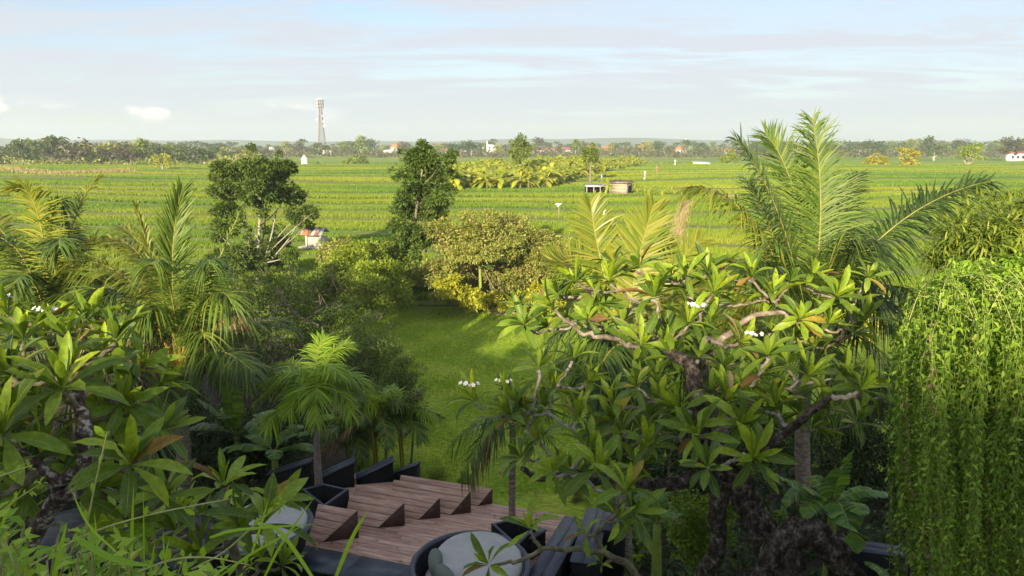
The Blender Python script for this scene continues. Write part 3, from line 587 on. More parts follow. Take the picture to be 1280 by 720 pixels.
# far left palm
YF = 15.5; C = P(62, 420, YF); r = np.random.default_rng(31)
t = thing('coconut_palm', 'ragged coconut palm at the far left edge with many overlapping drooping fronds', 'palm tree', (P(62,600,YF)[0], YF, 0))
palm_trunk(t, [(P(62,600,YF)[0], YF, 0), P(64, 520, YF), C], .15, .12, rings=36, seed=6)
radial(t, C, 10, 3.3, .8, (50, -40), np.random.default_rng(33), [PALM_D, PALM, PALM, PALM_B], droop=.6, bend=.5, npair=60, wd=.036, rr=.018)
for p1, p2, d2, L, m in (((30,270),(-30,300),.4,.9,PALM), ((60,230),(20,235),-.4,.8,PALM_Y), ((90,240),(125,222),.9,.6,PALM_Y), ((100,260),(150,310),.2,.8,PALM_Y), ((75,260),(75,310),-1.4,.9,PALM_D), ((40,300),(10,370),-1.5,.9,PALM_D), ((110,290),(145,385),-.8,.9,PALM_D), ((55,250),(100,300),1.2,.8,PALM_Y), ((20,330),(-40,380),.4,.8,PALM_Y), ((90,320),(100,400),-1.4,.9,PALM), ((120,330),(175,350),.3,.8,PALM_D), ((30,350),(30,440),-1,.8,PALM_D), ((58,200),(85,270),.2,.8,PALM), ((10,250),(-60,250),1,.8,PALM_Y), ((95,350),(120,440),.5,.8,PALM_B)):
    fr(t, [(62,418), p1, p2], YF, L, (0, d2*.5, d2), n=75, droop=.55 if m is not PALM_Y else .3, mat=m)
# small feather palm growing through the deck planter
YS = 13.6; C = P(396, 508, YS); r = np.random.default_rng(41)
t = thing('feather_palm', 'slim feather palm with fresh green arching crown in the black deck planter', 'palm tree', (P(399,625,YS)[0], YS, 0))
palm_trunk(t, [(P(399,625,YS)[0], YS, .05), P(398, 600, YS), P(396, 560, YS), P(396,530,YS)], .085, .05, rings=20, seed=7, mat=surf('slim_palm_bark', [(.12,.09,.08),(.26,.21,.19)], scale=12, rough=.9))
V, F = tube([P(396,534,YS), P(396,520,YS), P(396,500,YS)], [.055,.06,.03], 10); part('crownshaft', V, F, STEM_G, t, smooth=True)
for p1, p2, d2 in (((380,440),(330,480),0), ((390,425),(410,420),.7), ((370,450),(318,505),.5), ((375,440),(350,455),.9), ((405,425),(440,430),.5), ((420,440),(462,485),0), ((410,450),(440,520),-.6), ((425,445),(470,510),.4), ((385,450),(360,520),-.7), ((396,440),(395,530),-1.1), ((375,465),(330,540),-.4), ((400,430),(425,470),-.8)):
    fr(t, [(396,508), p1, p2], YS, .5, (0, d2*.5, d2), n=64, droop=.42, mat=ARECA, wd=.032, rr=.014)
# clump of small brownish feather palms beside the lawn
for i, (px, py, Y, lab, sd_) in enumerate(((472,516,16.2,'small feather palm with yellowing fronds beside the lawn edge',5), (505,518,16.6,'leaning feather palm nearest the open lawn with browning tips',8), (440,535,16.4,'low feather palm with brown fronds behind the seat walls',9))):
    C = P(px, py, Y); r = np.random.default_rng(sd_); t = thing('feather_palm', lab, 'palm tree', (C[0], Y, 0))
    for q in range(3):
        a = q*2.1; palm = [(C[0]+.12*math.cos(a), Y+.12*math.sin(a), 0), C+np.array([.2*math.cos(a), .2*math.sin(a), -.5]), C+np.array([.25*math.cos(a), .25*math.sin(a), 0])]
        cp = catmull(palm, 6); V, F = tube(cp, np.linspace(.035, .02, len(cp)), 6); part('trunk', V, F, RACH if q else BARK_T, t)
    radial(t, C, 13, .95, .36, (78, 0), r, [PALM, PALM, PALM_B, ARECA], droop=.5, bend=.6, npair=34, wd=.04, rr=.01, rib=RACH_O if i == 0 else RACH)
# young palm in front of the lawn
YY = 12.5; C = P(641, 530, YY); r = np.random.default_rng(51)
t = thing('feather_palm', 'young slender palm before the lawn with one dead brown frond hanging', 'palm tree', (P(640,668,YY)[0], YY, .5))
palm_trunk(t, [(P(640,668,YY)[0], YY, .5), P(640, 620, YY), P(641, 560, YY), C], .065, .055, rings=24, seed=9, mat=BARK_PALM)
for p1, p2, d2, m in (((610,500),(562,560),0,PALM_D), ((620,500),(575,600),-.4,PALM_D), ((650,480),(690,520),.3,PALM), ((640,480),(620,500),.6,PALM), ((660,510),(700,570),-.4,PALM)):
    fr(t, [(641,532), p1, p2], YY, .5, (0, d2*.5, d2), n=36, droop=.8, mat=m, wd=.03, rr=.012)
add_frond(t, P(640,535,YY), P(605,535,YY-.1), P(588,600,YY-.1), .42, 40, .9, PALM_B, r, wd=.04, rr=.012, rib=BARK_T)
# ---------------------------------------------------------------- frangipani
def paddle(nseg=7, wid=.29, curl=.25, fold=.13, wav=.0, seed=0):
    r = np.random.default_rng(seed); s = np.linspace(0, 1, nseg+1)
    prof = np.interp(s, [0, .08, .2, .4, .62, .8, .93, 1], [.06, .12, .42, .82, 1, .82, .4, .03])*wid*.5
    ang = -curl*s*1.6; yy = np.concatenate([[0], np.cumsum(np.cos(ang[1:])/nseg)]); z0 = np.concatenate([[0], np.cumsum(np.sin(ang[1:])/nseg)])
    V, UV = [], []
    for i in range(nseg+1):
        for q in (-1, 0, 1):
            wv = wav*math.sin(i*2.3+q)*abs(q)
            V.append([q*prof[i], yy[i], z0[i]+abs(q)*prof[i]*fold*3+wv*prof[i]]); UV.append([.5+q*.5, s[i]])
    F = [[i*3+j, i*3+j+1, i*3+j+4, i*3+j+3] for i in range(nseg) for j in (0, 1)]
    return np.array(V), np.array(F), np.array(UV)
def leafset(mat, nm, n=5, sd=0):
    out = []
    for i in range(n):
        V, F, UV = paddle(curl=[.12, .3, .5, .75, -.08][i % 5], wid=[.22, .25, .23, .26, .20][i % 5], fold=.2, wav=[.1, .2, .05, .3, .1][i % 5], seed=i)
        out.append(mesh(nm, V, F, mat, uv=UV, smooth=True))
    return out
PLUM_I = leafmat('frangipani_leaf_mass', [(.05,.10,.014),(.13,.22,.022),(.27,.38,.035),(.40,.30,.05)], [0,.5,.95,1], trans=.3, rough=.33, rand='island', vein=True)
PAD = [paddle(nseg=5, curl=c, wid=w) for c, w in ((.12,.24),(.3,.27),(.5,.25),(.75,.28),(-.08,.22))]
PL = leafset(PLUM, 'frangipani_leaf'); PLL = leafset(PLUM_L, 'young_leaf'); PLO = leafset(PLUM_O, 'old_leaf')
def flower_mesh():
    r = np.random.default_rng(3); pr = []
    for k in range(7):
        c = np.array([r.normal(0, .045), r.normal(0, .045), r.uniform(0, .05)]); up = nrm(np.array([c[0]*6, c[1]*6-.5, 1]))
        a = nrm(np.cross(up, [1, 0, .1])); b = np.cross(up, a)
        for j in range(5):
            th = j*1.2566+k; d = a*math.cos(th)+b*math.sin(th); e = -a*math.sin(th)+b*math.cos(th)
            pr.append((np.array([c, c+d*.022+e*.014+up*.006, c+d*.040+e*.004+up*.008, c+d*.022-e*.012+up*.006]), [np.array([[0, 1, 2, 3]])]))
    return mesh('flowers', *cat(pr), PETAL)
FLOW = flower_mesh()
def rosette(t, c, axis, n, size, r, old=.07, young=.12, flowers=False, bag=None):
    axis = nrm(axis); a = nrm(np.cross(axis, [.3, .1, 1] if abs(axis[2]) < .9 else [1, 0, 0])); b = np.cross(axis, a)
    for i in range(n):
        f = (i+.5)/n; th = i*2.39996+r.normal(0, .2); el = R(np.interp(f, [0, .45, 1], [8, 48, 84])+r.normal(0, 9))
        h = a*math.cos(th)+b*math.sin(th); d = h*math.cos(el)+axis*math.sin(el); nv = axis*math.cos(el)-h*math.sin(el)+r.normal(0, .12, 3)
        d[2] -= .10*(1-f); d = nrm(d)
        L = size*np.interp(f, [0, .6, 1], [1, 1, .5])*r.uniform(.82, 1.12)
        u = r.uniform()
        ms = PLO if (u < old and f < .6) else (PLL if (f > .8 or u > 1-young) else PL)
        m = ms[min(4, int(np.interp(f, [0, 1], [3.9, 0])+r.uniform(-.8, .8))) if u < .93 else 4]
        M_ = orient(d[None], nv[None], np.array([L]), np.array([L*r.uniform(.85, 1.1)]))[0]
        if bag is not None: pv_ = PAD[i % 5]; bag.append((pv_[0]@M_.T+c+d*.01, [pv_[1]], pv_[2])); continue
        o = link('leaf', m, t)
        o.matrix_local = Matrix.Translation(Vector(c-ORG[t.name]+d*.01)) @ Matrix(M_.tolist()).to_4x4()
    if flowers:
        o = link('flowers', FLOW, t); q = c+axis*size*.55; s = size/.30*.62
        o.matrix_local = Matrix.Translation(Vector(q-ORG[t.name])) @ Matrix.Diagonal((s, s, s, 1))
        V, F = tube([c, c+axis*size*.3, q], .006, 5); part('flower_stalk', V, F, STEM_G, t)
def frangipani(name, label, trunks, ros, Y, size, seed, bark=BARK_P, lift=.35, nleaf=(12, 16), br=(.023, .013), tbark=None, root=None, extra=0, hull=None):
    """trunks: list of (list of (px,py,Y), r0, r1); ros: (px,py,dY,scale,flower)"""
    r = np.random.default_rng(seed)
    first = [P(a, b, y) for a, b, y in trunks[0][0]]
    if extra:
        ros = list(ros); have = [(e[0], e[1]) for e in ros]; base_n = len(ros); tries = 0
        while len(ros) < base_n+extra and tries < 4000:
            tries += 1; h_ = hull[int(r.integers(len(hull)))]; x = h_[0]+r.normal(0, h_[2]*.6); y = h_[1]+r.normal(0, h_[3]*.6)
            if min((x-a)**2+(y-b)**2 for a, b in have) < 18**2: continue
            have.append((x, y)); ros.append((x, y, r.uniform(.2, .9), r.uniform(.8, 1.05)))
    t = thing(name, label, 'tree', root if root is not None else first[0]); nodes = []; bag = []; cnt_ = 0
    for k, (pts, r0, r1) in enumerate(trunks):
        cp = catmull([P(a, b, y) for a, b, y in pts], 16)
        cp = cp+np.stack([wobf(4, .03, seed+k+j)(cp) for j in range(3)], -1)
        V, F = tube(cp, np.linspace(r0, r1, len(cp)), 28 if r0 > .05 else 9, wob=wobf(13 if r0 > .09 else 9, .17 if r0 > .09 else .10, seed+k))
        part('trunk' if k == 0 else 'limb', V, F, tbark or bark, t, smooth=True)
        nodes += [(q, min(rr, br[0]*1.4)) for q, rr in zip(cp[len(cp)//3:], np.linspace(r0, r1, len(cp))[len(cp)//3:])]
    pts = []
    for e in ros:
        y = Y+e[2]; pts.append((P(e[0], e[1], y), e[3] if len(e) > 3 else 1, len(e) > 4 and e[4]))
    left = list(range(len(pts)))
    while left:
        NP = np.array([q for q, _ in nodes]); best = None
        for i in left:
            dv = pts[i][0]-NP; dd = np.linalg.norm(dv, axis=1)+np.maximum(0, -dv[:, 2])*1.2; j = int(dd.argmin())
            if best is None or dd[j] < best[0]: best = (dd[j], i, j)
        _, i, j = best; left.remove(i); q0, rq = nodes[j]; q1 = pts[i][0]; D = q1-q0; L = np.linalg.norm(D)
        axis = nrm(nrm(D)*.55+np.array([r.normal(0, .15), r.normal(-.18, .15), .75]))
        mid = q0+D*.55+np.array([0, 0, -L*.18])+r.normal(0, .05, 3)*L
        bp = bez(q0, mid, q1-axis*.02, 9); bp[1:-1] += r.normal(0, .014, (7, 3))*min(1, L*2)
        r0 = max(min(rq, br[0]), br[1]); rd = np.linspace(r0, br[1], 9); rd[-1] *= 1.15
        cp = catmull(bp, 2); V, F = tube(cp, np.interp(np.linspace(0, 8, len(cp)), range(9), rd), 7, wob=wobf(30, .14, seed+i)); part('branch', V, F, bark, t, smooth=True)
        nodes += [(q, rr*.9) for q, rr in zip(bp[2:-1], rd[2:-1])]
        nl = int(r.integers(*nleaf)); far_ = i >= len(ros)-extra; over = cnt_+nl > 296 or far_; cnt_ += 0 if over else nl
        rosette(t, q1, axis, nl, size*pts[i][1]*r.uniform(.9, 1.1), r, flowers=pts[i][2], bag=bag if over else None)
    if bag: V, F = cat([(b[0], b[1]) for b in bag]); part('leaf_mass', V, F, PLUM_I, t, kind='stuff', uv=np.concatenate([b[2] for b in bag]), smooth=True)
    return t
# upper crown, farther, dark branches
frangipani('frangipani_tree', 'frangipani tree with dark branches and leafy crown rising in front of the tall right palm',
    [([(905,640,7.6),(900,560,7.4),(880,470,7.2),(880,420,7.0)], .13, .05), ([(885,480,7.2),(820,430,6.8),(757,420,6.6)], .038, .024), ([(885,450,7.1),(930,400,7),(985,395,7)], .038, .022)],
    [(692,385,-.2,1.05),(762,352,.1,1.05),(735,400,.3,.8),(818,372,.0,1.05),(858,345,.2,1),(800,335,.6,.9),(905,338,.5,1),(940,345,.2,1),(892,365,-.2,1),(968,372,.3,1.05),(1015,345,.5,1),(1045,372,.2,1.05),(1000,400,-.3,1),(860,405,-.4,1.0,1),(826,432,-.3,1.0),(800,432,-.7,1.05),(925,428,-.5,1,1),(955,455,-.2,1),(1035,405,.3,1),(720,352,.5,.9)],
    7.0, .31, 61, bark=BARK, lift=.3, root=(P(905,700,7.6)[0], 7.6, 0), extra=36, hull=[(740,380,60,40),(850,385,90,50),(960,380,80,50),(1040,420,50,60),(900,460,90,40)])
# lower crown with the gnarled trunk
frangipani('frangipani_tree', 'old frangipani tree with thick gnarled dark trunk and whitish limbs at the lower right',
    [([(975,760,5.3),(960,700,5.3),(938,640,5.35),(925,600,5.45),(900,585,5.5),(868,560,5.5)], .115, .08),
     ([(865,770,5.5),(882,715,5.5),(898,672,5.45),(893,640,5.4),(902,600,5.45)], .06, .075),
     ([(905,598,5.45),(870,592,5.4),(820,600,5.3),(765,592,5.2),(745,600,5.1)], .062, .03),
     ([(880,575,5.5),(875,520,5.5),(868,470,5.6),(840,440,5.7)], .085, .04),
     ([(890,580,5.5),(935,570,5.4),(985,540,5.3),(1035,490,5.2)], .05, .022),
     ([(745,600,5.1),(712,590,5),(680,600,4.95),(655,585,4.9)], .03, .018)],
    [(640,520,.2,1.1),(594,502,.3,.95,1),(640,492,.6,.95,1),(690,490,.6,1),(735,478,.7,1),(720,525,.1,1),(768,505,.3,1),(735,560,-.2,.9),(690,590,-.4,.85),(745,588,-.6,1.1),(808,560,-.1,1),(850,512,.2,1.1),(905,500,.1,1.1),(875,545,-.2,1.1),(950,470,.3,1),(925,530,-.1,1.1),(940,572,-.5,1.15),(885,585,-.6,.9),(970,510,.1,1),(1075,488,-.2,1.15),(1010,470,.4,1),(1120,500,-.1,.9),(790,640,-.8,1),(820,475,.5,1)],
    5.3, .275, 67, bark=BARK_P, tbark=BARK_G, nleaf=(12, 16), root=(P(960,700,5.3)[0], 5.3, 0), extra=38, hull=[(700,510,60,40),(780,520,60,50),(860,500,60,50),(940,510,50,50),(1000,480,50,40),(760,570,60,30)])
# burl arch beside it
r = np.random.default_rng(5)
t = thing('tree_stump', 'massive gnarled brown root arch in front of the banana leaves', 'tree stump', (P(1020,700,5.0)[0], 5.0, 0))
cp = catmull([P(935,790,5.0), P(958,715,5.0), P(985,672,5.0), P(1018,668,5.0), P(1050,700,5.0), P(1078,745,5.0), P(1100,800,5.0)], 22)
V, F = tube(cp, np.interp(np.linspace(0, 1, len(cp)), [0, .3, .5, .7, 1], [.07, .09, .11, .09, .07]), 40, wob=lambda p: wobf(10, .20, 8)(p)+wobf(34, .10, 9)(p)); part('burl', V, F, BARK_G, t, smooth=True)
cp = catmull([P(1000,690,4.9), P(985,730,4.85), P(990,790,4.85)], 8); V, F = tube(cp, np.linspace(.08, .1, len(cp)), 16, wob=wobf(14, .4, 12)); part('root', V, F, BARK_G, t, smooth=True)
# low branch in front of the deck
frangipani('frangipani_branch', 'slender young frangipani stem reaching across the round daybed and black seats',
    [([(812,740,4.4),(785,705,4.4),(755,692,4.35),(720,687,4.3),(672,683,4.2)], .028, .014), ([(755,692,4.35),(748,672,4.35),(762,650,4.3)], .02, .013)],
    [(662,662,-.1,.9),(612,706,-.2,.9),(733,668,.0,.62),(772,650,0,.72),(782,615,-.1,1.1),(752,704,0,.45)],
    4.3, .23, 71, bark=BARK_T, nleaf=(8, 11), br=(.014, .009), root=(P(812,740,4.4)[0], 4.4, 0))
# left frangipani, closest
frangipani('frangipani_tree', 'frangipani tree with very large leaves and white flecked limbs at the left edge',
    [([(20,760,3.6),(45,650,3.6),(85,605,3.6),(112,560,3.65),(108,520,3.7),(95,490,3.8)], .05, .03),
     ([(85,605,3.6),(45,585,3.55),(10,560,3.5)], .035, .022), ([(60,625,3.6),(100,590,3.5),(140,586,3.45)], .03, .02)],
    [(78,488,0,1.25),(5,545,-.2,1.2),(150,505,.4,1.1),(162,582,-.2,1.15),(30,425,.9,1.05),(60,415,1.2,.9,1),(128,440,1.2,1),(108,400,1.6,.95),(10,395,1.5,.9,1),(170,462,1.2,1),(-30,470,.3,1.2),(-10,620,-.3,1),(155,650,.6,1.0),(200,480,1.3,.9)],
    3.6, .28, 73, bark=BARK_T, tbark=surf('bark_lichen', [(.03,.022,.018),(.10,.07,.06),(.45,.42,.40)], [.36,.52,.64], scale=26, rough=.95, bump=.8, dist=.01), nleaf=(13, 18), br=(.022, .014), root=(P(20,760,3.6)[0], 3.6, 0), extra=22, hull=[(60,450,80,50),(150,500,60,50),(20,560,40,60),(120,600,60,50)])
frangipani('frangipani_tree', 'low frangipani with glossy leaves and small buds growing before the white round daybed cushion',
    [([(300,780,5.2),(300,720,5.2),(290,680,5.2)], .04, .03)],
    [(280,608,0,1.1),(330,655,-.3,1.05),(300,665,-.1,1),(225,640,.5,.9),(255,690,-.2,.9),(345,630,.5,.8),(150,668,-.3,.95)],
    5.2, .36, 79, bark=BARK_T, nleaf=(12, 16), br=(.02, .013), root=(P(300,720,5.2)[0], 5.2, 0), extra=6, hull=[(280,640,60,30),(200,670,60,25),(320,690,30,20)])

# ---------------------------------------------------------------- banana plants near the deck
def banana_leaf(t, P0, P1, P2, W, r, n=22, mat=BANANA, tear=.5, face=None):
    s = np.linspace(0, 1, n+1); tt = s[:, None]; P0, P1, P2 = [np.asarray(q, float) for q in (P0, P1, P2)]
    C = (1-tt)**2*P0+2*tt*(1-tt)*P1+tt*tt*P2; T = nrm(np.gradient(C, axis=0)); h = P2-P0; h[2] = 0; h = nrm(h)
    N0 = np.array([0, 0, 1.])-h*.6 if face is None else np.asarray(face, float)
    S = nrm(np.cross(T, N0)); Nn = np.cross(S, T)
    w = W*.5*np.interp(s, [0, .12, .2, .4, .7, .9, 1], [.02, .03, .6, 1, .95, .6, .05])
    pr = []
    for sd_ in (-1, 1):
        off = 0
        for i in range(n):
            if r.uniform() < tear: off = r.normal(0, .10)
            g = .0 if r.uniform() > tear else .012
            o1 = off+r.normal(0, .02)
            a, b = C[i], C[i+1]-(C[i+1]-C[i])*g*8
            ea = a+S[i]*sd_*w[i]*math.cos(.25+o1)+Nn[i]*w[i]*(.25-abs(o1)*1.5)+T[i]*w[i]*.18-np.array([0, 0, w[i]*.25])
            eb = b+S[i+1]*sd_*w[i+1]*math.cos(.25+o1)+Nn[i+1]*w[i+1]*(.25-abs(o1)*1.5)+T[i+1]*w[i+1]*.18-np.array([0, 0, w[i+1]*.25])
            pr.append((np.array([a, b, (b+eb)/2+Nn[i]*w[i]*.1, (a+ea)/2+Nn[i]*w[i]*.1, eb, ea]), [np.array([[0, 1, 2, 3], [3, 2, 4, 5]])]))
    V, F = cat(pr)
    o = part('leaf', V, F, mat, t); V, F = tube(C, np.linspace(.022, .004, n+1)*W*1.6, 5); part('midrib', V, F, STEM_G, o)
def banana(label, base, H, r, specs=None, n=8, ln=1.5, W=.45, mat=BANANA, group=None):
    base = np.array(base, float); t = thing('banana_plant', label, 'banana plant', base, group); top = base+[0, 0, H]
    V, F = tube(catmull([base, base+[.02, 0, H*.5], top], 5), np.linspace(.11, .06, 11), 9); part('stem', V, F, STEM_G, t, smooth=True)
    if specs:
        for a, b, w_ in specs: banana_leaf(t, top, a, b, w_, r, mat=mat)
    for i in range(n):
        az = i*2.4+r.normal(0, .2); el = R(r.uniform(25, 75)); l = ln*r.uniform(.8, 1.1); h = np.array([math.cos(az), math.sin(az), 0])
        banana_leaf(t, top, top+l*.6*(h*math.cos(el)+np.array([0, 0, math.sin(el)])), top+l*(h*(math.cos(el)*.8+.25)+np.array([0, 0, math.sin(el)-.45])), W*r.uniform(.85, 1.1), r, n=16, mat=mat)
    return t
r = np.random.default_rng(91); Yb = 11.5
banana('banana plant with three broad torn leaves right of the gnarled trunk', (P(1035,700,Yb)[0], Yb, 0), P(1035,632,Yb)[2], r,
    [(P(1040,600,Yb-.3), P(1068,562,Yb-.3), .6), (P(1075,600,Yb), P(1118,622,Yb), .42), (P(1050,610,Yb-.6), P(1072,692,Yb-.9), .6), (P(1000,600,Yb-.3), P(960,592,Yb-.2), .4), (P(1000,590,Yb), P(975,640,Yb), .4), (P(1020,600,Yb), P(1005,650,Yb-.5), .35)], n=3, ln=.9)
banana('banana plant with two dark leaves beside the yellow green shrub', (P(820,690,11)[0], 11, 0), P(820,655,11)[2], r,
    [(P(820,610,11), P(838,615,11), .35), (P(850,640,10.8), P(868,655,10.8), .38), (P(800,640,11), P(790,655,10.5), .3)], n=4, ln=.9, W=.36)
banana('banana plant with tall ragged leaves behind the feather palm in the planter', (P(300,600,15.5)[0], 15.5, 0), P(300,545,15.5)[2], r,
    [(P(290,500,15.5), P(286,478,15.3), .5), (P(265,505,15.4), P(245,500,15.2), .5), (P(330,520,15.5), P(385,500,15.2), .42), (P(320,510,15.2), P(335,560,14.9), .5)], n=5, ln=1.3, W=.5)
banana('banana plant leaning low beside the black seat walls', (P(345,610,14.6)[0], 14.6, 0), 1.3, r, None, n=6, ln=1.1, W=.4)
for px, py, Y, lab in ((470,345,36,'banana plant at the back edge of the lawn under the tall tree'), (560,350,35.5,'banana plant half hidden in the shrubs behind the lawn'), (430,350,38,'banana plant beside the small field shrine'), (600,350,34,'banana plant poking from the pale bush foot')):
    banana(lab, (G(px,py,1)[0]*Y/max(G(px,py,1)[1],1), Y, 0), 1.9, r, None, n=8, ln=1.7, W=.5, mat=BANANA)
# small banana plants beside the right lower wall
banana('banana leaf clump low in the shade behind the charcoal wall', (P(1130,690,10.5)[0], 10.5, 0), .7, r, None, n=5, ln=.9, W=.3)
# ---------------------------------------------------------------- hanging creeper on the right
r = np.random.default_rng(101)
t = thing('hanging_creeper', 'huge curtain of trailing green creeper hanging down the right edge', 'creeper', (P(1215,500,4.6)[0], 4.6, 0))
def creeper(nst, ya, yb, nm, mat, size, x0, x1, topf, seed, step=.019, sway=.03):
    r = np.random.default_rng(seed); LV, ST = [], []
    pos, dr, nv, sz = [], [], [], []
    for i in range(nst):
        y = r.uniform(ya, yb); px = r.uniform(x0, x1); tp = topf(px)+r.exponential(28)+r.uniform(-6, 20)
        if r.uniform() < .45: tp += r.uniform(20, 240)
        end = 800 if r.uniform() < .75 else r.uniform(500, 740)
        a = P(px, tp, y); b = P(px, end, y); 
        if px < 1185: end = r.uniform(520, 820); b = P(px+r.uniform(-4, 28)*(1 if px < 1150 else .4), end, y)
        if end < tp+30: continue
        n = max(12, int((a[2]-b[2])/step)); s = np.linspace(0, 1, n)[:, None]; c = a+(b-a)*s; c[:, 1] = y-.10*np.exp(-s[:, 0]*9)*0
        ph = r.uniform(0, 6); Ls = (a[2]-b[2])*s[:, 0]
        c[:, 0] = a[0]+(b[0]-a[0])*s[:, 0]**2+sway*np.sin(Ls*5+ph)*s[:, 0]+.012*np.sin(Ls*19+ph*2); c[:, 1] = y+sway*np.cos(Ls*4.3+ph)*s[:, 0]
        ST.append(tube(c[::4], .0022 if seed != 3 else .003, 3, cap=False))
        m = n; sd_ = np.where(np.arange(m) % 2, 1, -1); az = np.arange(m)*2.4+r.uniform(0, 6)
        d = np.stack([np.cos(az)*.7, np.sin(az)*.7, -.35-.5*r.uniform(0, 1, m)+(r.uniform(0, 1, m) < .3)*.9], -1)+r.normal(0, .15, (m, 3))
        pos.append(c); dr.append(d); nv.append(np.stack([np.cos(az)*.3, np.sin(az)*.3-.25, np.ones(m)], -1)+r.normal(0, .3, (m, 3))); sz.append(size*r.uniform(.55, 1.25, m)*(1.15-.3*s[:, 0]))
    pos = np.concatenate(pos); dr = np.concatenate(dr); nv = np.concatenate(nv); sz = np.concatenate(sz)
    V, F = scatter(LEAF4[0], LEAF4[1], orient(dr, nv, sz, sz*.42), pos)
    part(nm, V, F, mat, t, kind='stuff'); V, F = cat(ST); part('stems', V, F, STEM_G, t, kind='stuff')
topf = lambda px: np.interp(px, [1108,1116,1128,1145,1165,1195,1240,1300,1400], [470,405,368,346,332,320,322,330,335])
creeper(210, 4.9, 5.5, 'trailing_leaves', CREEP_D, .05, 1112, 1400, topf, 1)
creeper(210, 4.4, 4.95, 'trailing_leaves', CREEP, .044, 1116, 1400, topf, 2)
creeper(110, 3.8, 4.4, 'trailing_leaves', CREEP, .042, 1150, 1450, lambda p: topf(p)+45, 3)
creeper(14, 3.9, 4.4, 'dry_strands', PALM_B, .035, 1125, 1420, lambda p: topf(p)+60, 4)
# arching runners over the crown of the curtain
ST, pos, dr, nv, sz = [], [], [], [], []
for i in range(90):
    px = r.uniform(1140, 1400); y = r.uniform(4.4, 5.6); a = P(px, topf(px)+25, y); h = r.normal(0, .16); b = a+[h, -r.uniform(.1, .5), r.uniform(-.3, -.05)]
    c = bez(a, (a+b)/2+[0, 0, r.uniform(.08, .28)], b, 16); ST.append(tube(c, .0025, 3, cap=False)); m = 16; az = np.arange(m)*2.4
    pos.append(c); dr.append(np.stack([np.cos(az), np.sin(az), np.full(m, .1)], -1)+r.normal(0, .2, (m, 3))); nv.append(np.tile([0, -.2, 1.], (m, 1))+r.normal(0, .3, (m, 3))); sz.append(.05*r.uniform(.6, 1.2, m))
V, F = scatter(LEAF4[0], LEAF4[1], orient(np.concatenate(dr), np.concatenate(nv), np.concatenate(sz), np.concatenate(sz)*.4), np.concatenate(pos))
part('crown_leaves', V, F, CREEP, t, kind='stuff'); V, F = cat(ST); part('runners', V, F, STEM_Y, t, kind='stuff')
bl = pb([(1210,345,32),(1260,350,36),(1172,372,26),(1330,350,50),(1230,420,60),(1320,430,70),(1162,440,30)], 5.0, .15, 4)
V, F = blob_leaves(bl, 16000, .05, r, inner=.1, droop=.6); part('crown_leaves', V, F, CREEP, t, kind='stuff')
V, F = cat([tube(catmull([P(1190,760,5.6), P(1200,600,5.6), P(1190,450,5.5), P(1220,350,5.2)], 6), .07, 8), tube(catmull([P(1200,600,5.6), P(1300,450,5.6), P(1380,350,5.4)], 6), .05, 8)]); part('trunk', V, F, BARK, t)
LONG = (np.array([[0,0,0],[-.5,.3,.05],[.5,.3,.05],[-.4,.65,0],[.4,.65,0],[0,1,-.25]], float), [np.array([[1,2,4,3]]), ])
LONG = (LONG[0], [np.array([[1,2,4,3]]), np.array([[0,2,1],[3,4,5]])])
shrub('bamboo_shrub', 'narrow leaved bamboo like shrub rising above the hanging creeper at the right edge', 'shrub', pb([(1210,290,42),(1260,285,45),(1310,290,60),(1180,315,30),(1240,320,40),(1290,262,20)], 7.0, .3, 8), 9000, .11, CR_MID, seed=9, tpl=LONG, aspect=.13, up=.8, rad=.03)

# ---------------------------------------------------------------- foreground sprigs, lower left
r = np.random.default_rng(111)
t = thing('leafy_shrub', 'bright green broad leaved shrub filling the bottom left corner', 'shrub', (P(60,740,2.2)[0], 2.1, 5.75))
LG = leafmat('bush_leaf', [(.14,.26,.022),(.24,.38,.03),(.36,.50,.05)], trans=.38, rough=.4, rand='island')
pos, dr, nv, sz, ST = [], [], [], [], []
base = P(60, 790, 2.15)
for i in range(95):
    px = -40+330*r.uniform()**1.15; top = np.interp(px, [-40, 0, 60, 150, 230, 290], [610, 625, 660, 672, 690, 712])+r.uniform(0, 75); y = r.uniform(1.7, 2.5)
    e = P(px, top, y); b = P(px+r.normal(0, 40), 810, y+.1); c = bez(b, (b+e)/2+r.normal(0, .03, 3), e, 12); ST.append(tube(c, .0028, 4, cap=False))
    for k in range(3, 12):
        az = k*2.4+i; pos.append(c[k]); dr.append([math.cos(az), math.sin(az), .45+r.normal(0, .2)]); nv.append([r.normal(0, .3), -.3+r.normal(0, .3), 1]); sz.append(.078*r.uniform(.5, 1.3)*(1.1-.04*k))
sz = np.array(sz)
V, F = scatter(LEAF4[0], LEAF4[1], orient(np.array(dr), np.array(nv), sz, sz*.42), np.array(pos)); part('leaves', V, F, LG, t, kind='stuff')
V, F = cat(ST); part('twigs', V, F, STEM_Y, t)
SPL = [mesh('sprig_leaf', *(lambda q: (q[0], q[1]))(paddle(5, w_, c_l, .12, seed=k)[:2]), LG, smooth=True) for k, (w_, c_l) in enumerate(((.34, .2), (.28, .5), (.4, .35)))]
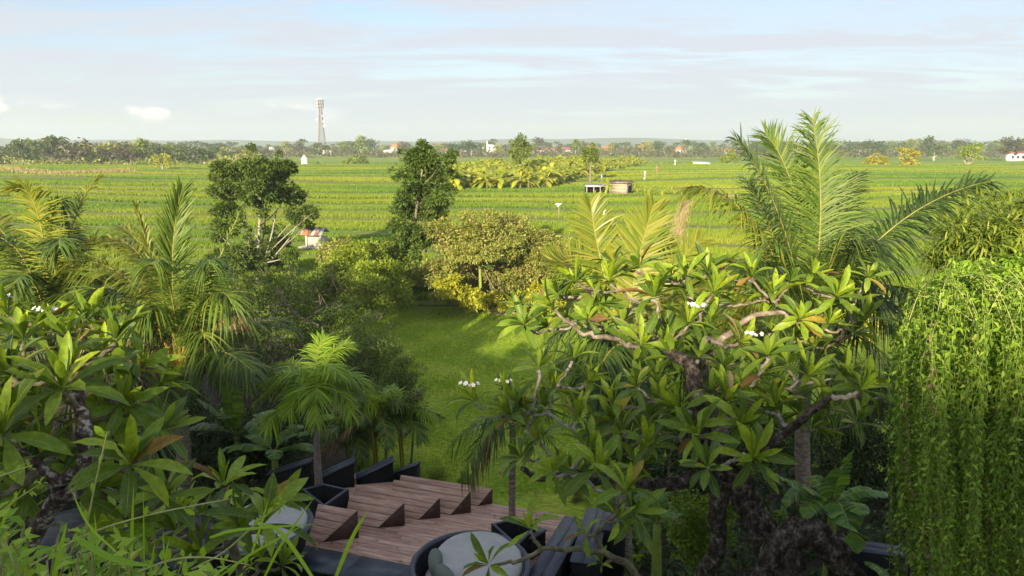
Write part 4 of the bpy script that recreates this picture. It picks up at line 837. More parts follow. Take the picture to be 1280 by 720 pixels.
def sprig(label, pts, Y, seed, ln=.045, step=5, root=None):
    r = np.random.default_rng(seed); c = catmull([P(a, b, Y+(e[0] if e else 0)) for a, b, *e in pts], 10)
    t = thing('leafy_sprig', label, 'sprig', c[0]); V, F = tube(c, np.linspace(.0042, .0018, len(c)), 6); part('stem', V, F, STEM_Y, t)
    for k in range(4, len(c)-1, step):
        d = nrm(nrm(c[min(k+2, len(c)-1)]-c[k])*.5+[r.normal(0, .35), -.3+r.normal(0, .3), (1 if r.uniform() < .75 else -1)*.8]); o = link('leaf', SPL[int(r.integers(3))], t)
        L = ln*r.uniform(.6, 1.25); o.matrix_local = Matrix.Translation(Vector(c[k]-c[0])) @ Matrix(orient(d[None], np.array([[r.normal(0, .3), -1, .5]]), np.array([L]), np.array([L]))[0].tolist()).to_4x4()
    V, F = blob_leaves([(*c[-1], .012)], 9, .018, r, inner=0); part('bud', V, F, LG, t)
sprig('long arching sprig crossing the bottom left from shrub to white cushion', [(30,712), (110,668), (190,643), (290,623)], 2.15, 1)
sprig('thin upright sprig rising before the frangipani leaves at lower left', [(95,730), (104,680), (118,610), (134,540)], 2.2, 2)
sprig('short diagonal sprig with tiny leaves at the left edge', [(-10,650), (20,625), (52,604)], 2.3, 3, .03, 3)
sprig('pale sprig reaching over the dark planters toward the deck', [(240,712), (280,690), (320,655), (352,630)], 2.3, 4, .04)
sprig('low sprig bending along the bottom edge over the slate', [(170,716), (215,700), (260,697), (312,706)], 2.0, 5, .045)
sprig('pale sprig lying level across the far left edge', [(-20,602), (10,592), (36,583)], 2.4, 6, .03, 3)
t = thing('grass_clump', 'long bright green grass blades rising from the bottom left edge', 'grass clump', P(240,790,1.9))
GB = leafmat('blade_leaf', [(.20,.36,.025),(.30,.46,.035)], trans=.4, rough=.35, rand='object')
def blade(pts, Y, w0):
    c = catmull([P(a, b, Y) for a, b in pts], 10); n = len(c); T = nrm(np.gradient(c, axis=0)); vd = nrm(c-np.array([0, 0, EYE])); S = nrm(np.cross(T, vd)+np.array([.12, .3, .1])*.4)
    w = w0*.5*np.interp(np.linspace(0, 1, n), [0, .25, .7, 1], [.7, 1, .8, .04]); K = nrm(np.cross(S, T))
    V = np.stack([c-S*w[:, None]+K*w[:, None]*.35, c, c+S*w[:, None]+K*w[:, None]*.35], 1).reshape(-1, 3); i = (np.arange(n-1)*3)[:, None]
    part('blade', V, np.concatenate([i+np.array([[0, 1, 4, 3]]), i+np.array([[1, 2, 5, 4]])]), GB, t, smooth=True)
for pts, w_ in (([(418,725),(440,672),(461,636)], .012), ([(163,760),(164,690),(167,605)], .012), ([(181,760),(180,690),(179,604)], .0055), ([(92,670),(130,693),(160,703),(200,708)], .016), ([(64,740),(72,700),(84,652)], .014),
                    ([(320,560),(345,650),(395,725)][::-1], .0001), ([(395,728),(350,665),(322,662)][:2]+[(318,655)], .010), ([(330,722),(352,680),(394,620)], .008), ([(275,720),(318,690),(382,655)], .008), ([(262,672),(300,662),(400,655)], .009), ([(315,690),(325,660),(336,622)], .007), ([(125,735),(122,690),(118,640)], .007), ([(205,730),(208,690),(212,672)], .006), ([(186,730),(190,700),(194,675)], .005), ([(145,690),(110,655),(88,610)], .006), ([(-5,690),(8,640),(28,610)], .008), ([(215,735),(206,700),(204,660)], .005)):
    if w_ > .001: blade(pts, 1.9+r.uniform(-.2, .3), w_)
# ---------------------------------------------------------------- shrubs and small trees of the garden
def S(nm, lab, lst, Y, n, size, mat, seed, **k): return shrub(nm, lab, 'shrub', pb(lst, Y, k.pop('dy', .7), seed), n, size, mat, seed=seed, **k)
S('garden_tree', 'wide dark shrubby tree with bare tangled twigs left of the lawn', [(310,395,48),(360,385,50),(405,400,48),(280,430,40),(340,430,52),(400,440,45),(290,475,40),(350,480,45),(440,420,38)], 22, 26000, .085, CR_GARD, 11, rad=.07, bark=BARK_P)
S('round_shrub', 'dense small leaved dark shrub bulging onto the lawn from the left', [(455,425,36),(478,440,30),(448,460,32),(470,470,30),(430,450,34)], 20.5, 14000, .065, CR_GARD, 12)
S('round_shrub', 'lower dark green shrub drooping onto the lawn beside the small palms', [(500,478,28),(515,500,22),(485,500,26),(520,520,16),(495,455,20)], 18.5, 9000, .06, CR_GARD, 13)
S('garden_tree', 'mid green leafy bush behind the dark shrubby tree', [(380,365,34),(420,360,36),(455,375,32),(345,362,30),(300,370,28)], 27, 15000, .11, CR_MID, 14)
S('leafy_bush', 'light green spreading bush at the top left corner of the lawn', [(455,345,34),(490,355,28),(430,330,28),(470,375,22),(500,375,18)], 32, 13000, .13, CR_LIGHT, 15, dy=1.2)
S('leafy_bush', 'brownish flowering bush beside the red roofed field shrine', [(420,310,20),(440,318,22),(410,325,18),(450,335,20)], 36, 6000, .13, CR_OLIVE, 16)
S('leafy_bush', 'dark bush at the foot of the tall columnar tree', [(480,330,28),(505,345,26),(530,350,26),(470,310,22)], 35, 9000, .15, CR_MID, 17, dy=1)
S('flowering_mound', 'huge pale olive mound bush with pinkish seed heads behind the lawn', [(570,312,36),(610,300,38),(645,300,36),(552,345,34),(600,345,40),(650,342,40),(690,330,30),(680,325,28),(700,330,22),(625,285,22),(590,285,20),(655,275,12),(690,305,24)], 34.5, 62000, .14, CR_OLIVE, 18, dy=1.0, bark=BARK, extra=[('seed_heads', 2500, .10, leafmat('pink_seed', [(.30,.16,.11),(.42,.27,.19)], trans=.15))])
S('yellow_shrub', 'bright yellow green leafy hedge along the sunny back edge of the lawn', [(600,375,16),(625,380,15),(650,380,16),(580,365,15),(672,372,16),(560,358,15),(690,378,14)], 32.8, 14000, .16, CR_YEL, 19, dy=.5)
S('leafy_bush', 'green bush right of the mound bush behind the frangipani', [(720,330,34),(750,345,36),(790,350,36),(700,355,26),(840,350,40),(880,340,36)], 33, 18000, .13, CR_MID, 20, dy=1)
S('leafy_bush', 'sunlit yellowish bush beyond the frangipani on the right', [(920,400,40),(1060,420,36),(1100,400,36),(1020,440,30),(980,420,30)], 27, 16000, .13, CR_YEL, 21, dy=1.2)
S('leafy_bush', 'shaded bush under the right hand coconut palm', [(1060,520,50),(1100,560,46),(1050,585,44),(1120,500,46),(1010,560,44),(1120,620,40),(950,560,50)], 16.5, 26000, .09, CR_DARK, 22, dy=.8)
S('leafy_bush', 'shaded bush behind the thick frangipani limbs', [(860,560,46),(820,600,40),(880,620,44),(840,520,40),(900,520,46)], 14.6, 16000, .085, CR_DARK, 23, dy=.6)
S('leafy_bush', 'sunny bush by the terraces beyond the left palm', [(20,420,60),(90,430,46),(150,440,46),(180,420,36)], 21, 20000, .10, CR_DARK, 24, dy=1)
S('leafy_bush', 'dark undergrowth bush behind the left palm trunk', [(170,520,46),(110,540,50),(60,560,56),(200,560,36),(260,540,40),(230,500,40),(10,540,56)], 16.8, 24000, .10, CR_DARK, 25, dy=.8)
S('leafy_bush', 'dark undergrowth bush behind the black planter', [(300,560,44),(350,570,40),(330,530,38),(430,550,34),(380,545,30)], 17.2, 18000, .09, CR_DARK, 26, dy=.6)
S('bougainvillea', 'yellow green bougainvillea with a few magenta flowers behind the gnarled trunk', [(865,635,26),(885,665,30),(855,670,24),(900,640,22),(870,690,26),(960,655,20),(945,640,18)], 7.6, 9000, .036, crownmat('bougainvillea_leaf', (.08,.15,.012), (.15,.24,.018), (.24,.33,.03), .32), 27, dy=.2, rad=.015, extra=[('blossoms', 26, .035, PINK)], aspect=.62)
for px, py, rr, lab, m in ((545,597,15,'round yellow green ball shrub just beyond the deck edge',CR_LIGHT), (581,606,10,'small round ball shrub near the middle of the deck edge',CR_LIGHT), (722,629,11,'small brownish ball shrub at the right end of the deck',CR_OLIVE)):
    g = G(px, py+rr*.8, 0); rm = rr*g[1]/FPX; bl = [(g[0], g[1]+.2, rm*.9, rm, rm), (g[0]-rm*.3, g[1]+.1, rm*.6, rm*.6)]
    shrub('ball_shrub', lab, 'shrub', bl, 2600, .035, m, seed=px, rad=.01, aspect=.4, inner=.15)
# bare pale twigs tangled through the dark shrubby tree
def twigs(t, roots, n, r, L=1.3, mat=BARK):
    pr = []
    def go(p, d, l, rad, dep):
        q = p+d*l; m_ = (p+q)/2+r.normal(0, .06, 3)*l; pr.append(tube(bez(p, m_, q, 5), np.linspace(rad, rad*.6, 5), 5, cap=False))
        if dep: 
            for _ in range(int(r.integers(2, 4))): go(q, nrm(d+r.normal(0, .65, 3)), l*r.uniform(.55, .8), rad*.6, dep-1)
    for _ in range(n): go(np.array(roots[int(r.integers(len(roots)))])+r.normal(0, .15, 3), nrm(np.array([r.normal(0, .6), -.5, r.uniform(.1, .9)])), L*r.uniform(.4, .7), .03, 3)
    V, F = cat(pr); part('twigs', V, F, mat, t)
gt = [o for o in scene.collection.objects if o.name.startswith('garden_tree') and o.parent is None]
twigs(gt[0], [P(350, 425, 21.2), P(372, 408, 21.0), P(335, 440, 21.2), P(330, 400, 21.3), P(395, 420, 21)], 7, np.random.default_rng(3))
twigs(gt[1], [P(345, 375, 26), P(420, 372, 26), P(380, 380, 26)], 6, np.random.default_rng(4), mat=BARK)
S('leafy_bush', 'tall leafy bush on the right beyond the creeper', [(1400,470,70),(1470,450,70),(1540,480,80),(1440,540,70)], 15, 14000, .11, CR_MID, 28, dy=1)
S('leafy_bush', 'broad bush at the right border of the garden', [(1330,430,50),(1400,420,60),(1480,430,60)], 24, 12000, .13, CR_GARD, 29, dy=1.5)
# mid distance trees
tree('spreading_tree', 'spreading tree with several pale slim trunks in front of the rice terraces', 'tree',
     [(315,208,26),(290,222,26),(345,222,26),(325,235,30),(280,245,24),(360,240,22),(345,205,16),(375,265,20),(385,280,12),(290,275,22),(270,290,16),(345,290,20),(310,315,28),(340,325,26),(290,335,24),(365,320,16),(275,320,18),(325,262,14),(395,262,9)],
     39, 40000, .17, crownmat('foliage_spreading', (.035,.07,.012), (.08,.135,.02), (.15,.20,.03)), [(322,356),(322,330),(324,290),(325,255)], .12, 31, more=[([(322,345),(312,310),(306,265)], .2, .06), ([(324,345),(338,300),(346,262)], -.2, .055), ([(330,335),(360,300),(372,278)], .1, .045), ([(322,340),(330,290),(333,250)], .4, .055)], dy=1.1, bark=BARK_P)
tree('columnar_tree', 'tall leafy columnar tree standing behind the lawn reaching the horizon', 'tree',
     [(530,196,20),(510,204,18),(552,202,18),(535,222,26),(515,235,22),(550,240,18),(510,262,20),(535,268,20),(500,285,18),(525,300,22),(545,298,14),(510,318,16),(535,190,12),(556,218,14),(495,262,11),(523,250,20),(500,218,12)],
     36, 26000, .16, crownmat('foliage_columnar', (.04,.085,.012), (.08,.14,.018), (.14,.19,.03)), [(515,368),(516,330),(518,290),(522,250),(528,212)], .10, 32, dy=.7, bark=BARK, limbr=.025)
def smalltree(nm, lab, lst, Y, n, size, mat, trunk, tr, seed, **k): return tree(nm, lab, 'tree', lst, Y, n, size, mat, trunk, tr, seed, dy=k.pop('dy', .8), limbr=tr*.5, **k)
smalltree('field_tree', 'small yellow crowned tree with forked white trunk in the left field', [(196,198,5),(204,200,6),(210,206,5),(200,206,4),(208,197,4)], 165, 900, .45, CR_YEL, [(206,224),(205,216),(203,208)], .28, 41)
smalltree('field_tree', 'slender bushy tree rising over the left end of the banana grove', [(651,182,11),(645,190,9),(657,190,8),(650,174,7),(656,199,6)], 130, 2500, .4, CR_MID, [(650,212),(650,200),(650,190)], .2, 42, bark=BARK)
smalltree('field_tree', 'round green tree standing in the middle of the banana grove', [(737,195,10),(731,191,7),(744,192,7),(738,188,7)], 118, 2600, .35, CR_MID, [(738,215),(738,208),(738,200)], .2, 43, bark=BARK)
smalltree('flowering_tree', 'yellow flowering low tree on the field edge, left of its pair', [(1088,202,8),(1095,199,9),(1102,203,8),(1096,207,8)], 190, 1500, .5, CR_GOLD, [(1093,219),(1094,212),(1095,206)], .4, 44)
smalltree('flowering_tree', 'taller yellow flowering tree with leaning pale trunk, right of its pair', [(1134,192,9),(1142,196,8),(1138,204,9),(1130,200,6),(1145,206,6)], 185, 1700, .5, CR_GOLD, [(1128,221),(1132,213),(1135,203)], .4, 45)
smalltree('field_tree', 'flat topped tree with pale trunk far right in the field', [(1205,189,9),(1216,187,10),(1224,193,7),(1200,196,6),(1214,195,9)], 200, 1500, .55, CR_LIGHT, [(1207,215),(1209,207),(1211,198)], .5, 46)
smalltree('field_tree', 'distant flat crowned tree with a white trunk base right of the tall palm', [(1160,188,6),(1168,186,8),(1177,188,6)], 330, 700, .9, CR_FAR, [(1167,201),(1167,195),(1168,190)], .6, 47)
smalltree('field_tree', 'pale feathery tree standing alone left of the tall right palm', [(912,196,8),(907,200,6),(917,199,6)], 200, 1200, .5, CR_LIGHT, [(911,214),(911,206),(912,200)], .2, 48)
smalltree('field_tree', 'dark round tree near the small white shrine', [(450,195,9),(445,201,7),(456,201,7),(452,205,8)], 240, 1500, .6, CR_MID, [(450,212),(450,206),(450,200)], .3, 49, bark=BARK)
smalltree('field_tree', 'small bush tree immediately left of the dark round one', [(436,201,6),(432,204,4)], 240, 600, .5, CR_LIGHT, [(436,211),(436,206),(436,203)], .2, 50)
# low bushes lining far field edges
for i, (px, py, rr, Y, m) in enumerate(((372,207,4,235,CR_MID),(392,209,4,235,CR_MID),(400,207,5,235,CR_OLIVE),(425,208,5,240,CR_LIGHT),(468,208,6,240,CR_MID),(485,208,6,240,CR_MID),(475,210,5,238,CR_OLIVE),(575,205,5,250,CR_OLIVE),(230,208,6,235,CR_LIGHT),(222,206,5,240,CR_MID),(258,209,5,230,CR_MID),(268,206,6,232,CR_OLIVE),(765,207,6,230,CR_OLIVE),(808,206,7,230,CR_OLIVE),(830,208,6,225,CR_OLIVE),(855,210,5,225,CR_YEL),(890,212,5,220,CR_OLIVE),(905,214,4,215,CR_OLIVE),(940,212,5,215,CR_MID),(1110,213,6,195,CR_MID),(1120,217,5,195,CR_LIGHT),(1150,216,6,195,CR_YEL),(1165,218,5,195,CR_YEL),(1248,214,5,205,CR_LIGHT),(1236,217,5,200,CR_LIGHT),(20,214,8,190,CR_OLIVE),(35,216,8,190,CR_OLIVE),(10,218,7,185,CR_MID),(60,207,8,220,CR_OLIVE),(85,206,7,225,CR_OLIVE),(100,207,6,225,CR_MID),(178,205,7,225,CR_MID),(140,207,6,225,CR_OLIVE))):
    shrub('field_bush', 'low bush on the distant field edges', 'shrub', pb([(px, py, rr), (px+rr, py+1, rr*.7), (px-rr*.8, py+1, rr*.7)], Y, 1, i), 500, .55, m, seed=300+i, group='low bushes along the distant field edges', ground=0, rad=.05)
# ---------------------------------------------------------------- banana grove in the fields
def gz(x, y):
    z, f, k = terr(np.array([x]), np.array([y])); return float(np.clip(.13*(k[0]-7), 0, 2.2))*float(np.clip((y-TY0)/8, 0, 1)) if y < TY1 else -.06
STEM_F = surf('dry_stem', [(.12,.11,.04),(.20,.17,.07)], scale=4)
def far_banana(seed):
    r = np.random.default_rng(seed); pr = []
    for i in range(11):
        az = i*2.4+r.normal(0, .3); el = R(r.uniform(-15, 82)); l = r.uniform(1.0, 1.6); h = np.array([math.cos(az), math.sin(az), 0]); top = np.array([0, 0, r.uniform(.75, 1.2)])
        C = bez(top, top+l*.65*(h*math.cos(el)+np.array([0, 0, math.sin(el)])), top+l*(h*(math.cos(el)*.85+.15)+np.array([0, 0, math.sin(el)*.9-.45])), 7)
        T = nrm(np.gradient(C, axis=0)); Sd = nrm(np.cross(T, [0, 0, 1.])+1e-6); w = .24*np.array([.1, .6, 1, 1, .9, .6, .1])
        V = np.stack([C-Sd*w[:, None]-[0, 0, .08], C, C+Sd*w[:, None]-[0, 0, .08]], 1).reshape(-1, 3); j = (np.arange(6)*3)[:, None]
        pr.append((V, [np.concatenate([j+np.array([[0, 1, 4, 3]]), j+np.array([[1, 2, 5, 4]])])]))
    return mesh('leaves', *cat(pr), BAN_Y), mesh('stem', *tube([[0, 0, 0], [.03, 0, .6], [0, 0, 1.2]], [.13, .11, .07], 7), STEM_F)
FB = [far_banana(200+i) for i in range(6)]
r = np.random.default_rng(205); k = 0
for i in range(285):
    px = 552+248*r.uniform(); lo = np.interp(px, [552, 680, 730, 800], [247, 246, 230, 216]); hi = np.interp(px, [552, 660, 700, 790], [228, 214, 213, 211])
    py = r.uniform(hi, lo); g = G(px, py, .6)
    if g[1] > 210: continue
    s = r.uniform(.95, 1.5)*(1.1 if px < 740 else .9); o = thing('banana_plant', 'yellow green banana plant among the crowded grove in the fields', 'banana plant', (g[0], g[1], gz(g[0], g[1])), 'banana plants in the grove in the fields')
    m = FB[int(r.integers(6))]
    for q, nm in zip(m, ('leaves', 'stem')): link(nm, q, o)
    o.rotation_euler.z = r.uniform(0, 6.28); o.scale = (s, s, s)
for px, py, h, lab in ((759,251,1.6,'young banana plant at the left side of the field hut'), (795,250,1.15,'young banana plant at the right wall of the field hut'), (812,251,1.0,'low bushy banana sprout right of the hut, first in the row'), (829,252,1.0,'short thin banana sprout in the row right of the hut'), (841,252,1.25,'taller banana sprout in the middle of the row right of the hut'), (858,253,1.45,'banana plant with drooping yellow leaf at the end of the row'), (806,250,.8,'smallest banana sprout close to the hut')):
    g = G(px, py, .7); o = thing('banana_plant', lab, 'banana plant', (g[0], g[1], gz(g[0], g[1]))); s = h*.72
    for q, nm in zip(FB[int(h*7) % 6], ('leaves', 'stem')): link(nm, q, o)
    o.scale = (s*.6, s*.6, s)
# ---------------------------------------------------------------- huts, shrines, flags in the fields
def oriented(parts, g, rz):
    V, F = cat(parts); c, s = math.cos(rz), math.sin(rz); V = V@np.array([[c, s, 0], [-s, c, 0], [0, 0, 1]]); return V+np.asarray(g), F
def at_g(t, g, rz, nm, parts, mat): V, F = oriented(parts, g, rz); return part(nm, V, F, mat, t)
def sheet(x0, x1, y0, y1, za, zb, th=.06):
    V, F = box(x0, x1, y0, y1, 0, th); V[:, 2] += za+(zb-za)*(V[:, 1]-y0)/(y1-y0); return V, F
HUTR = surf('brown_sheet', [(.12,.07,.05),(.22,.15,.11),(.34,.31,.28)], [.35,.55,.7], scale=2.5, rough=.7)
g = G(777, 250, .8); g[2] = gz(g[0], g[1])-.05; t = thing('field_hut', 'small field hut with rusty sheet roof and pale board walls', 'hut', g)
at_g(t, g, -.62, 'wall', [box(-1.1, 1.0, -.75, .75, .15, 1.45)], HUTW)
at_g(t, g, -.62, 'roof', [sheet(-1.35, 1.25, -1.1, 0, 1.45, 1.7), sheet(-1.35, 1.25, 0, 1.05, 1.7, 1.5)], HUTR)
at_g(t, g, -.62, 'opening', [box(.96, 1.03, -.4, .4, .3, 1.2)], BLACK)
for x in (-1.15, 1.05): at_g(t, g, -.62, 'post', [box(x-.05, x+.05, -.87, -.78, 0, 1.48)], BARK_P)
for z in (.4, .75, 1.1): at_g(t, g, -.62, 'board', [box(-1.08, .98, -.785, -.753, z, z+.26)], HUTW)
g = G(744, 249, .8); g[2] = gz(g[0], g[1])-.05; t = thing('lean_to_shelter', 'low open shelter with grey sheet roof left of the field hut', 'shelter', g)
at_g(t, g, .05, 'roof', [sheet(-1.3, 1.4, -.8, .8, .95, 1.15)], TIN)
for x in (-1.15, -.3, .5, 1.25): at_g(t, g, .05, 'post', [box(x-.06, x+.06, -.7, -.58, 0, .98)], BARK_P)
at_g(t, g, .05, 'back_wall', [box(-1.2, 1.3, .6, .66, .1, .95)], BLACK)
g = G(876, 214, 0); t = thing('open_shelter', 'open field shelter with long pale sheet roof far in the fields', 'shelter', g)
at_g(t, g, 0, 'roof', [sheet(-2.3, 2.3, -1.5, 1.5, 1.9, 2.7)], WALLW)
for x in (-2, 0, 2): at_g(t, g, 0, 'post', [box(x-.08, x+.08, -1.3, -1.14, 0, 2.0)], BARK)
g = G(791, 211, 0); t = thing('field_shed', 'dark red roofed shed behind the end of the banana grove', 'shed', g)
at_g(t, g, .1, 'wall', [box(-1.4, 1.4, -1, 1, 0, 1.3)], HUTW); at_g(t, g, .1, 'roof', [sheet(-1.8, 1.8, -1.4, 0, 1.2, 2.2), sheet(-1.8, 1.8, 0, 1.4, 2.2, 1.3)], ROOF_R)
g = G(396, 321, .1); g[2] = gz(g[0], g[1])-.05; t = thing('field_shrine', 'small field shrine with rust striped sheet roof on a white plinth', 'shrine', g)
at_g(t, g, -.2, 'plinth', [box(-.95, .8, -.7, .7, 0, .22)], WALLG); at_g(t, g, -.2, 'body', [box(-.5, .6, -.4, .5, .22, .85)], WALLG)
for x in (-.45, .55): at_g(t, g, -.2, 'post', [box(x-.04, x+.04, -.5, -.42, .22, .98)], WALLW)
for k in range(6):
    at_g(t, g, -.2, 'roof_sheet', [sheet(-.82+k*.26, -.575+k*.26, -.7, 0, 1.0, 1.45, .03), sheet(-.82+k*.26, -.575+k*.26, 0, .6, 1.45, 1.1, .03)], (RUST, ROOF_O, RUST, TIN, RUST, TIN)[k])
g = G(381, 211, 0); t = thing('white_shrine', 'small white tapering shrine tower far in the left fields', 'shrine', g)
at_g(t, g, .2, 'body', [prism([(-1, -1), (1, -1), (1, 1), (-1, 1)], 0, 1.6), box(-.8, .8, -.8, .8, 1.6, 2.8), box(-.95, .95, -.95, .95, 2.8, 3.0)], WALLW)
V, F = prism([(-.75, -.75), (.75, -.75), (.75, .75), (-.75, .75)], 3.0, 4.1); V[4:, :2] *= .15; at_g(t, g, .2, 'cap', [(V, F)], WALLW)
for px, tp, bs, lab, m, sz, ln in ((698,254,284,'white plastic bag on a bamboo pole in the nearer rice','W',.5,.3), (755,262,288,'white bag on a short pole just left of the bright palm fronds','W',.3,.4), (648,248,258,'small pale cloth on a stick in front of the grove','W',.2,.5), (655,250,258,'tiny pale cloth on a stick beside a similar one before the grove','W',.15,.5), (806,214,238,'long white feather flag on a bent pole above the hut row','W',.3,1.2), (821,205,235,'tall reddish brown flag on a pole among the field flags','R',.35,1.0), (844,200,218,'white fluttering rag bundle on a pole beyond the red flag','W',.5,1.0), (797,229,240,'small white rag on a short pole close to the hut','W',.25,.6), (752,218,240,'slim pale pole with white tip left of the hut','W',.15,.5), (825,207,222,'dark rag flag leaning beside the tall red one','R',.3,.6)):
    g = G(px, bs, .3); g[2] = gz(g[0], g[1]); top = P(px, tp, g[1]); t = thing('field_flag', lab, 'flag', g)
    V, F = tube([g, (g+top)/2+[.05, 0, 0], top], .03, 5); part('pole', V, F, BARK_P, t)
    n = 6; c = top+np.array([0, -.03, 0]); q = []
    for i in range(n+1):
        f = i/n; z = c[2]-ln*f; wv = sz*(.55+.45*math.sin(f*5+px)); q += [[c[0]-wv*.5+.06*math.sin(i*2), c[1]+.05*math.sin(i), z], [c[0]+.02, c[1]-.12, z], [c[0]+wv*.5+.06*math.sin(i*2), c[1]+.05*math.cos(i), z]]
    i = (np.arange(n)*3)[:, None]; part('cloth', q, np.concatenate([i+np.array([[0, 1, 4, 3]]), i+np.array([[1, 2, 5, 4]])]), WHITE if m == 'W' else RUST, t)
# dry reeds along a field path
def tufts(pts, n, h, spread, wd, r):
    c = catmull(pts, 20); k = r.integers(0, len(c), n); p = c[k]+r.normal(0, 1, (n, 3))*[spread, spread, 0]
    for i in range(n): p[i, 2] = gz(p[i, 0], p[i, 1])
    a = r.uniform(0, 3.14, n); hh = h*r.uniform(.5, 1.2, n); e = np.stack([np.cos(a)*wd, np.sin(a)*wd, 0*a], -1); l = r.normal(0, .3, (n, 3))*hh[:, None]; l[:, 2] = hh
    V = np.stack([p-e, p+e, p+l], 1).reshape(-1, 3); return V, [np.arange(3*n).reshape(-1, 3)]
r = np.random.default_rng(220)
part('dry_reeds', *cat([tufts([G(858, 262, .5), G(852, 280, .5), G(846, 300, .4), G(850, 318, .3)], 1500, .6, .28, .03, r), tufts([G(885, 254, .6), G(920, 256, .6)], 500, .5, .3, .04, r), tufts([G(0, 222, 0), G(60, 224, .8), G(110, 222, .8), G(160, 221, .8)], 2500, .7, 1.4, .08, r)]), DRYG, kind='stuff')
# ---------------------------------------------------------------- far buildings and the lattice tower
def house_far(px, py, Y, wd, h, rh, rm, wm, lab, rz=0, dp=None, nw=3):
    g = np.array([(px-640)/FPX*Y*1.02, Y, -.05]); dp = dp or wd*.7
    top = P(px, py+1.6, Y)[2]
    t = thing('house', lab, 'house', g); a, b = wd/2, dp/2; z1 = max(2.5, top-rh)
    at_g(t, g, rz, 'wall', [box(-a, a, -b, b, 0, z1)], wm)
    V = np.array([[-a-.6, -b-.6, z1+.02], [a+.6, -b-.6, z1+.02], [a+.6, b+.6, z1+.02], [-a-.6, b+.6, z1+.02], [-a*.45, 0, z1+rh], [a*.45, 0, z1+rh]])
    at_g(t, g, rz, 'roof', [(V, [np.array([[0, 1, 5, 4], [2, 3, 4, 5], [3, 2, 1, 0]]), np.array([[1, 2, 5], [3, 0, 4]])])], rm)
    for i in range(nw):
        x = -a+wd*(i+.5)/nw; at_g(t, g, rz, 'window', [box(x-.5, x+.5, -b-.04, -b+.02, z1-2.2, z1-.9)], BLACK)
    return t
for a in ((502,177,520,9,7,2.6,ROOF_O,WALLG,'orange roofed house right of the lattice tower, its gable above the treeline',.5), (735,180,540,10,6,2.8,ROOF_O,WALLW,'broad orange roofed house behind the round tree of the grove',.2), (755,180,560,8,6,2.4,ROOF_O,WALLG,'smaller orange roofed house just right of the broad one',-.3), (797,178,560,7,7,2.5,ROOF_O,WALLW,'cream house with pointed orange roof in the middle of the treeline',.4), (843,181,560,8,6,2.4,ROOF_O,WALLG,'low orange roofed house left of the pale mast',.1), (612,179,540,9,7,.6,WALLW,WALLW,'flat topped cream building among trees left of the grove tree',.2),
          (668,182,560,16,5,2.4,ROOF_R,WALLG,'long dark red roofed house, leftmost of the row of purple roofs',.05), (688,182,575,14,5,2.4,ROOF_R,WALLG,'middle house in the row of purple red roofs',-.05), (706,181,560,12,5,2.6,ROOF_R,WALLG,'rightmost house in the row of purple red roofs',.15), (237,184,420,7,5,1.5,WALLG,WALLW,'small white house with grey roof in the left treeline',.2), (264,192,360,5,3,.8,TIN,WALLW,'tiny white hut at the field edge in the left treeline',0), (250,193,365,4,3,.6,TIN,WALLW,'tiniest white hut left of another at the left field edge',0), (307,188,400,13,3,1.4,TIN,WALLG,'long low house with grey roof near the spreading tree top',.1), (10,190,300,17,3,.7,WALLW,WALLG,'long low white roofed hall at the far left edge',.1), (348,182,520,8,5,1.6,WALLW,WALLG,'white roofed house left of the lattice tower',0), (416,189,480,7,3,.6,WALLW,WALLG,'low white roofed shed just right of the lattice tower foot',0), (491,190,480,6,3,1,WALLW,WALLG,'white tent roofed shed at the field edge below the orange gable',.2), (1246,186,330,7,4,1.3,ROOF_R,WALLW,'white house with dark red roof near the right edge',.1), (1062,184,560,9,5,2.3,ROOF_O,WALLW,'orange roofed house behind the tall right palm crown',.2), (124,194,290,6,3,.5,BLUE,WALLG,'shed with blue sheet roof among the left trees',.1), (578,184,560,7,5,1.4,TIN,WALLW,'grey roofed white house behind the columnar tree',.3), (1030,186,520,10,4,1.3,ROOF_R,WALLG,'dull red roofed house half behind the tall palm fronds',0), (560,187,540,8,4,1.2,ROOF_O,WALLG,'small terracotta roofed house right of the columnar tree top',.3), (900,186,540,9,4,1.4,ROOF_O,WALLG,'terracotta roofed house left of the tall palm',-.2)):
    house_far(a[0], a[1], a[2], a[3], a[4], a[5], a[6], a[7], a[8], a[9])
Yt = 500; x0 = P(403, 190, Yt)[0]; Ht = P(403, 124, Yt)[2]; t = thing('lattice_tower', 'tall steel lattice telecom tower with antenna rings above the treeline', 'tower', (x0, Yt, 0))
def tw(z): return np.interp(z, [0, Ht*.45, Ht*.8, Ht], [2.6, 1.35, .85, .8])
zs = np.linspace(0, Ht*.97, 15)
for sx, sy in ((-1, -1), (1, -1), (1, 1), (-1, 1)):
    V, F = tube([[x0+sx*tw(z), Yt+sy*tw(z), z] for z in zs], .15, 5); part('leg', V, F, METAL, t)
br = []
for a, b in zip(zs[:-1], zs[1:]):
    for (ax, ay), (bx, by) in (((-1, -1), (1, -1)), ((1, -1), (1, 1)), ((1, 1), (-1, 1)), ((-1, 1), (-1, -1))):
        A = [x0+ax*tw(a), Yt+ay*tw(a), a]; B = [x0+bx*tw(b), Yt+by*tw(b), b]; C2 = [x0+bx*tw(a), Yt+by*tw(a), a]; D = [x0+ax*tw(b), Yt+ay*tw(b), b]
        br += [tube([A, B], .085, 4), tube([C2, D], .085, 4), tube([D, B], .085, 4)]
V, F = cat(br); part('braces', V, F, METAL, t)
for z in (Ht*.99, Ht*.935, Ht*.88):
    V, F = tube([[x0, Yt, z-.12], [x0, Yt, z+.12]], 1.9, 12); part('platform', V, F, METAL, t)
    for k in range(9):
        a = k*.698; c = np.array([x0+1.95*math.cos(a), Yt+1.95*math.sin(a), z]); V, F = box(-.22, .22, -.12, .12, -1.1, 1.1); part('antenna', V+c, F, TIN, t)
